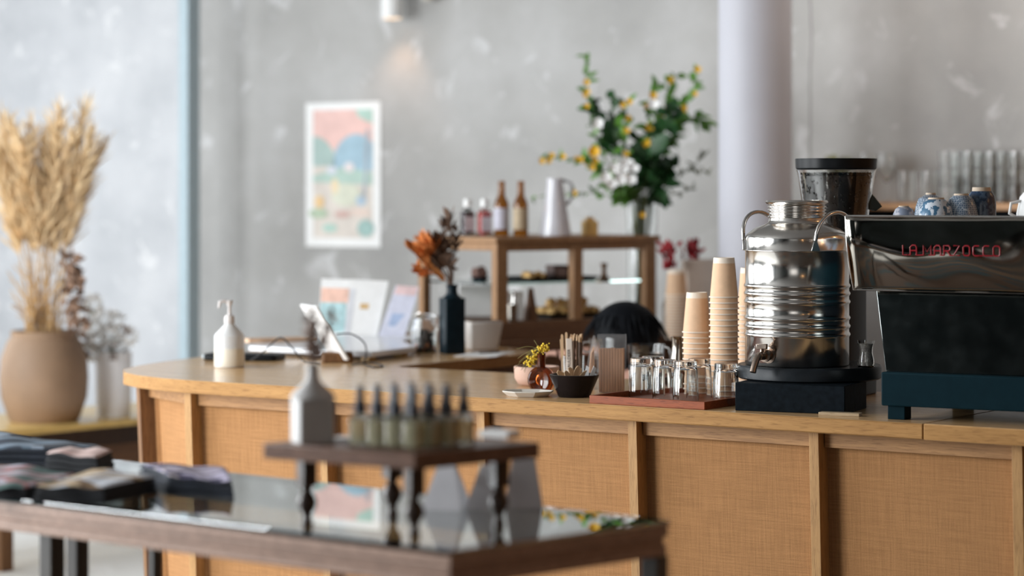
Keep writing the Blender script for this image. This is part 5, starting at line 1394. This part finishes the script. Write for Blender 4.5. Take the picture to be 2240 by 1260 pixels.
# ================================================================== DISPLAY TABLE (near the camera)
ZTB = 0.93
tC = Vector((-0.0997, 3.908)); tR = Vector((0.279, 4.268)); tF = Vector((-1.62, 5.10)); tK = Vector((-1.30, 5.612))
dt = thing('display_table', 'glass-topped walnut display table in front of the counter', 'table', (tC.x, tC.y, 0))
quad = [tF-tC, Vector((0, 0)), tR-tC, tK-tC]
cen = sum((p for p in quad), Vector((0, 0)))/4
def inset(d):
    out = []
    for i, p in enumerate(quad):
        a = (quad[i-1]-p).normalized(); b = (quad[(i+1) % 4]-p).normalized(); s_ = abs(a.x*b.y-a.y*b.x)
        out.append(p+(a+b)*(d/s_))
    return out
def ring(m, d0, d1, z0, z1):
    o_, i_ = inset(d0), inset(d1)
    for k in range(4):
        j = (k+1) % 4
        m.hexa([(*o_[k], z0), (*o_[j], z0), (*i_[j], z0), (*i_[k], z0), (*o_[k], z1), (*o_[j], z1), (*i_[j], z1), (*i_[k], z1)])
m = MB(); ring(m, .002, .050, .902, .922); ring(m, .008, .045, .888, .902); ring(m, .004, .045, .868, .888); m.build('table_frame', M_TABLE, dt, bevel=.0015)
m = MB(); m.prism([tuple(p) for p in inset(0.0)], .922, ZTB); m.build('glass_top', M_TGLASS, dt, smooth=0, bevel=.001)
def leg_at(px, Y, w_, mt, nm='leg'):
    c = Vector(((px-1120)/F*Y-tC.x, Y-tC.y)); m = MB(); m.box((c.x, c.y, .434), (w_, w_, .868), (0, 0, R(-38))); m.build(nm, mt, dt, bevel=.003)
leg_at(114, 4.72, .036, M_TABLED); leg_at(170, 4.78, .032, M_TABLED); leg_at(339, 5.02, .021, M_TABLED); leg_at(1432, 4.27, .036, M_TABLED)
c_ = inset(.04)[1]; m = MB(); m.box((c_.x, c_.y, .434), (.05, .05, .868), (0, 0, R(-38))); m.build('leg', M_TABLED, dt, bevel=.003)

def TPt(px, py, z=ZTB): return PL(px, py, z)
# folded printed cloths
def cloth(corners, z0, th, amp, seed, mats, label, name='folded_cloth'):
    P = [TPt(x, y) for x, y in corners]; c = sum(P, Vector())/4
    t = tag(bpy.data.objects.new(name, None), label, 'cloth', 'folded printed cloths on the glass table'); COL.objects.link(t); t.location = (c.x, c.y, z0)
    rq = random.Random(seed); nx_, ny_ = 26, 16
    ph = [rq.uniform(0, 6) for _ in range(4)]
    nl = max(2, int(th/.011))
    for l in range(nl):
        m = MB(); top, bot = [], []
        for j in range(ny_+1):
            ra, rb2 = [], []
            for i in range(nx_+1):
                u, v = i/nx_, j/ny_
                p = (P[0]*(1-u)+P[1]*u)*(1-v)+(P[3]*(1-u)+P[2]*u)*v-c
                p = p*(1-.03*l+.01*math.sin(9*u+seed+l))
                wv_ = amp*(l+1)/nl*(math.sin(5*u+ph[0])*math.sin(3*v+ph[1])+.5*math.sin(11*u+ph[2]+2*v))
                e_ = min(u, 1-u, v, 1-v); rd = -.004*max(0, 1-e_/.04)**2
                zt_ = th*(l+1)/nl+max(wv_, -th*.4/nl)
                zb_ = th*l/nl+max(wv_*l/(l+1), -th*.4/nl)
                ra.append(m.bm.verts.new((p.x, p.y, zt_+rd))); rb2.append(m.bm.verts.new((p.x, p.y, min(zb_+.0004 if l else .0003, zt_+rd-.001))))
            top.append(ra); bot.append(rb2)
        for j in range(ny_):
            for i in range(nx_):
                m._f([top[j][i], top[j][i+1], top[j+1][i+1], top[j+1][i]], 0); m._f([bot[j][i], bot[j+1][i], bot[j+1][i+1], bot[j][i+1]], 1)
        for i in range(nx_): m._f([bot[0][i], bot[0][i+1], top[0][i+1], top[0][i]], 1); m._f([top[ny_][i], top[ny_][i+1], bot[ny_][i+1], bot[ny_][i]], 1)
        for j in range(ny_): m._f([top[j][0], top[j+1][0], bot[j+1][0], bot[j][0]], 1); m._f([bot[j][nx_], bot[j+1][nx_], top[j+1][nx_], top[j][nx_]], 1)
        m.build('fold', mats if l == nl-1 else [mats[1], mats[1]], t, smooth=50)
    return t
M_CNAVY = plain('navy_cloth', (.012, .016, .026), .8, var=.3); M_CDARK = plain('charcoal_cloth', (.016, .017, .020), .8, var=.3)
cloth([(-60, 1016), (218, 1022), (232, 1008), (-40, 984)], ZTB, .040, .005, 1, [cloth_print('blue_black_print', [(.02, .03, .05), (.10, .15, .20), (.22, .27, .33), (.015, .02, .03)], 7), M_CNAVY], 'dark navy folded cloth at the back of the pile')
cloth([(-60, 1092), (56, 1094), (170, 1058), (-40, 1036)], ZTB, .026, .004, 2, [cloth_print('tan_rose_print', [(.22, .13, .10), (.45, .46, .54), (.30, .12, .12), (.06, .12, .11)], 8), M_CDARK], 'tan and rose printed cloth at the table edge')
cloth([(70, 1099), (228, 1103), (346, 1078), (205, 1052)], ZTB, .033, .004, 3, [cloth_print('silver_ochre_print', [(.44, .46, .50), (.50, .38, .24), (.20, .12, .06), (.55, .57, .62)], 5), M_CDARK], 'silver-grey and ochre cloth folded nearest the table front')
cloth([(366, 1082), (512, 1090), (500, 1062), (300, 1047)], ZTB, .036, .004, 4, [cloth_print('mauve_navy_print', [(.36, .32, .44), (.46, .40, .42), (.05, .04, .09), (.44, .40, .52)], 6), M_CNAVY], 'mauve and navy printed cloth at the end of the pile')
cloth([(95, 1040), (215, 1047), (252, 1034), (150, 1024)], ZTB, .048, .003, 5, [cloth_print('pink_print', [(.62, .44, .40), (.68, .52, .48), (.60, .40, .36), (.64, .48, .44)], 5), M_CDARK], 'pink cloth folded in the middle of the pile')

# riser
ZRS = 1.0745
rC = Vector((-.161, 4.02)); eL = Vector((-.84, .54)).normalized(); eR = Vector((.75, .66)).normalized(); lL, lR = .322, .279
rs = thing('wooden_riser', 'small dark wooden riser with turned legs on the glass table', 'stand', (rC.x, rC.y, ZTB))
HR = ZRS-ZTB
qd = [Vector((0, 0)), eR*lR, eR*lR+eL*lL, eL*lL]
m = MB(); m.prism([tuple(p) for p in qd], HR-.027, HR); m.build('riser_top', M_WALNUT, rs, bevel=.002)
lg = [(0, .006), (.010, .006), (.012, .003), (.0125, .0), (.0125, .001)]
prof_l = [(0, 0), (.010, 0), (.011, .006), (.0075, .012), (.008, .020), (.0165, .034), (.0175, .044), (.013, .055), (.0075, .061), (.010, .065), (.010, .068), (.007, .071)]
for a, b in ((.045, .045), (lL-.05, .045), (.045, lR-.045), (lL-.05, lR-.045)):
    c = eL*a+eR*b; m = MB(); m.lathe(prof_l, 24, T(c.x, c.y, 0)); m.prism(rrect(.029, .029, .004), .070, HR-.027, T(c.x, c.y, 0) @ RZ(R(35))); m.build('leg', M_WALNUTV, rs)
def on_riser(a, b, z=ZRS): p = rC+eL*a+eR*b; return Vector((p.x, p.y, z))
# dropper bottles, four by four
first = None
g0 = Vector((-.1665, 4.092))
rowname = ['near-edge', 'second', 'third', 'rear']
for i in range(4):
    for j in range(4):
        p = g0+eL*(.0375*i)+eR*(.0370*j)
        lb = '%s dropper bottle of the %s row on the riser, counted from the bud vase side' % (['fourth', 'third', 'second', 'first'][i], ['front', 'second', 'third', 'rear'][j])
        if first is None:
            first = thing('dropper_bottle', lb, 'bottle', (p.x, p.y, ZRS), R(-33), 'dropper bottles on the riser')
            m = MB(); m.prism(rrect(.030, .030, .005), 0, .050); m.lathe([(.0145, .0495), (.013, .053), (.008, .057), (.008, .062), (0, .062)], 16); m.build('bottle', M_GLASS, first, bevel=.002)
            m = MB(); m.prism(rrect(.0262, .0262, .004), .004, .046); m.build('oil', M_OIL, first)
            m = MB(); m.lathe([(0, .056), (.0105, .056), (.0105, .070), (.008, .072), (.0068, .078), (.0062, .098), (.004, .103), (0, .104)], 16); m.build('dropper', M_NAVYP, first)
            m = MB(); m.lathe([(.0135, .054), (.0135, .108), (.012, .112), (0, .113)], 20); m.build('overcap', M_CAPCLEAR, first)
        else: dup(first, (p.x, p.y, ZRS), None, lb)
# ceramic bud bottle with dried sprig
p = on_riser(.235, .055)
p = PL(684, 968, ZRS)
t = thing('ceramic_bottle', 'square grey-white ceramic bottle with a dried sprig on the riser', 'vase', p, R(20))
m = MB(); m.prism(rrect(.064, .064, .006), 0, .078)
m.lathe([(.040, .0775), (.034, .088), (.016, .104), (.0115, .112), (.010, .128), (.012, .134), (.009, .134), (.008, .11), (0, .10)], 28)
m.build('bottle', plain('grey_ceramic', (.52, .51, .50), .6, var=.05), t, bevel=.004)
m = MB(); rr = random.Random(61)
sts = []
for k in range(7):
    tp_ = Vector((rr.uniform(-.04, .05), rr.uniform(-.03, .03), .19+.05*rr.random())); pts = bez((0, 0, .10), (tp_.x*.2, tp_.y*.2, .16), tp_, 8); m.tube(pts, .0009, 5); sts.append(pts)
sp_o = m.build('dried_stems', M_DRYB, t)
m = MB()
for pts in sts:
    for k in range(16):
        u = rr.uniform(3, 7.9); i = int(u); c = pts[i].lerp(pts[i+1], u-i); m.leaf(c, Vector((rr.gauss(0, 1), rr.gauss(0, 1), rr.gauss(.5, .8))), Vector((0, -1, .5)), .016, .006)
m.build('dried_florets', plain('dusty_rose', (.42, .33, .29), .8, var=.2), sp_o)
# cards on the riser
for k, (px, py, sz, lb) in enumerate(((760, 962, (.055, .04, .004), 'small white card lying on the riser beside the ceramic bottle'), (1092, 956, (.060, .045, .012), 'small stack of white cards on the riser by the last bottles'))):
    o = MB(); o.box((0, 0, sz[2]/2), sz); o = o.build('white_card', M_PAPER, bevel=.0005); pq = PL(px, py, ZRS); o.location = (pq.x, pq.y, ZRS); o.rotation_euler = (0, 0, R(-30)); tag(o, lb, 'card', 'white cards on the riser')
# folded white tent cards behind the riser
M_TENT = plain('greyed_paper', (.50, .49, .51), .7, var=.05)
for k, (px, wd_, hg, tpw, lb) in enumerate(((978, .078, .085, .030, 'folded white tent card nearest the riser front leg'), (1062, .066, .078, .018, 'folded white tent card between the riser legs'), (1146, .070, .088, .042, 'folded grey-white tent card beyond the riser corner'))):
    b_ = PL(px, 1112-2*k, ZTB); t = thing('tent_card', lb, 'card', (b_.x, b_.y, ZTB), R(-20+10*k), 'folded tent cards on the glass table')
    for s_ in (-1, 1):
        m = MB(); y0, y1 = s_*.030, s_*.002
        m.hexa([(-wd_/2, y0, 0), (wd_/2, y0, 0), (wd_/2, y0-s_*.002, 0), (-wd_/2, y0-s_*.002, 0), (-tpw/2, y1, hg), (tpw/2, y1, hg), (tpw/2, y1-s_*.0015, hg), (-tpw/2, y1-s_*.0015, hg)]); m.build('flap', M_TENT, t)

# ================================================================== small warm lamps hanging in the room behind the camera
for k, (x, y, z) in enumerate(((1.2, 1.5, 2.5), (3.1, 4.4, 2.4), (2.6, 0.6, 2.5), (3.0, 6.4, 2.6))):
    t = thing('pendant_lamp', 'small warm pendant bulb hanging over the shop floor', 'pendant lamp', (x, y, z), 0, 'pendant lamps over the shop floor')
    m = MB(); m.ball((0, 0, 0), .06, 16, 10); m.build('bulb', emit('pendant_glow', (1, .55, .22), 14), t)
    m = MB(); m.tube([(0, 0, .05), (0, 0, 3.7-z)], .004, 6); m.build('cord', M_CABLE, t)
    pl_ = bpy.data.lights.new('pendant_light', 'POINT'); pl_.energy = (2, 4, 2, 3)[k]; pl_.color = (1, .60, .30); pl_.shadow_soft_size = .06
    po_ = bpy.data.objects.new('pendant_light', pl_); COL.objects.link(po_); po_.location = (x, y, z-.09)

# ceiling spotlight washing the wall above the shelf
cp = wall_pt(2080, 100, 0.75); cp.z = 3.62
t = thing('ceiling_spotlight', 'small black ceiling spotlight aimed at the wall above the shelf', 'spotlight', cp, WALLA)
m = MB(); m.lathe([(.04, -.12), (.045, -.12), (.045, 0.08), (0, 0.08), (0, .06), (.04, .06)], 24); m.build('lamp_housing', M_BLACKM, t)
m = MB(); m.lathe([(0, -.09), (.038, -.09), (.038, -.085), (0, -.085)], 24); m.build('lens', emit('spot_glow', (1, .85, .7), 4), t)
ld = bpy.data.lights.new('ceiling_spot_light', 'SPOT'); ld.energy = 70; ld.color = (1, .88, .78); ld.spot_size = R(95); ld.spot_blend = .9; ld.shadow_soft_size = .05
lo = bpy.data.objects.new('ceiling_spot_light', ld); COL.objects.link(lo); lo.location = cp+Vector((0, 0, -.14))
lo.rotation_euler = ((wall_pt(2080, 330)-lo.location)).to_track_quat('-Z', 'Y').to_euler()
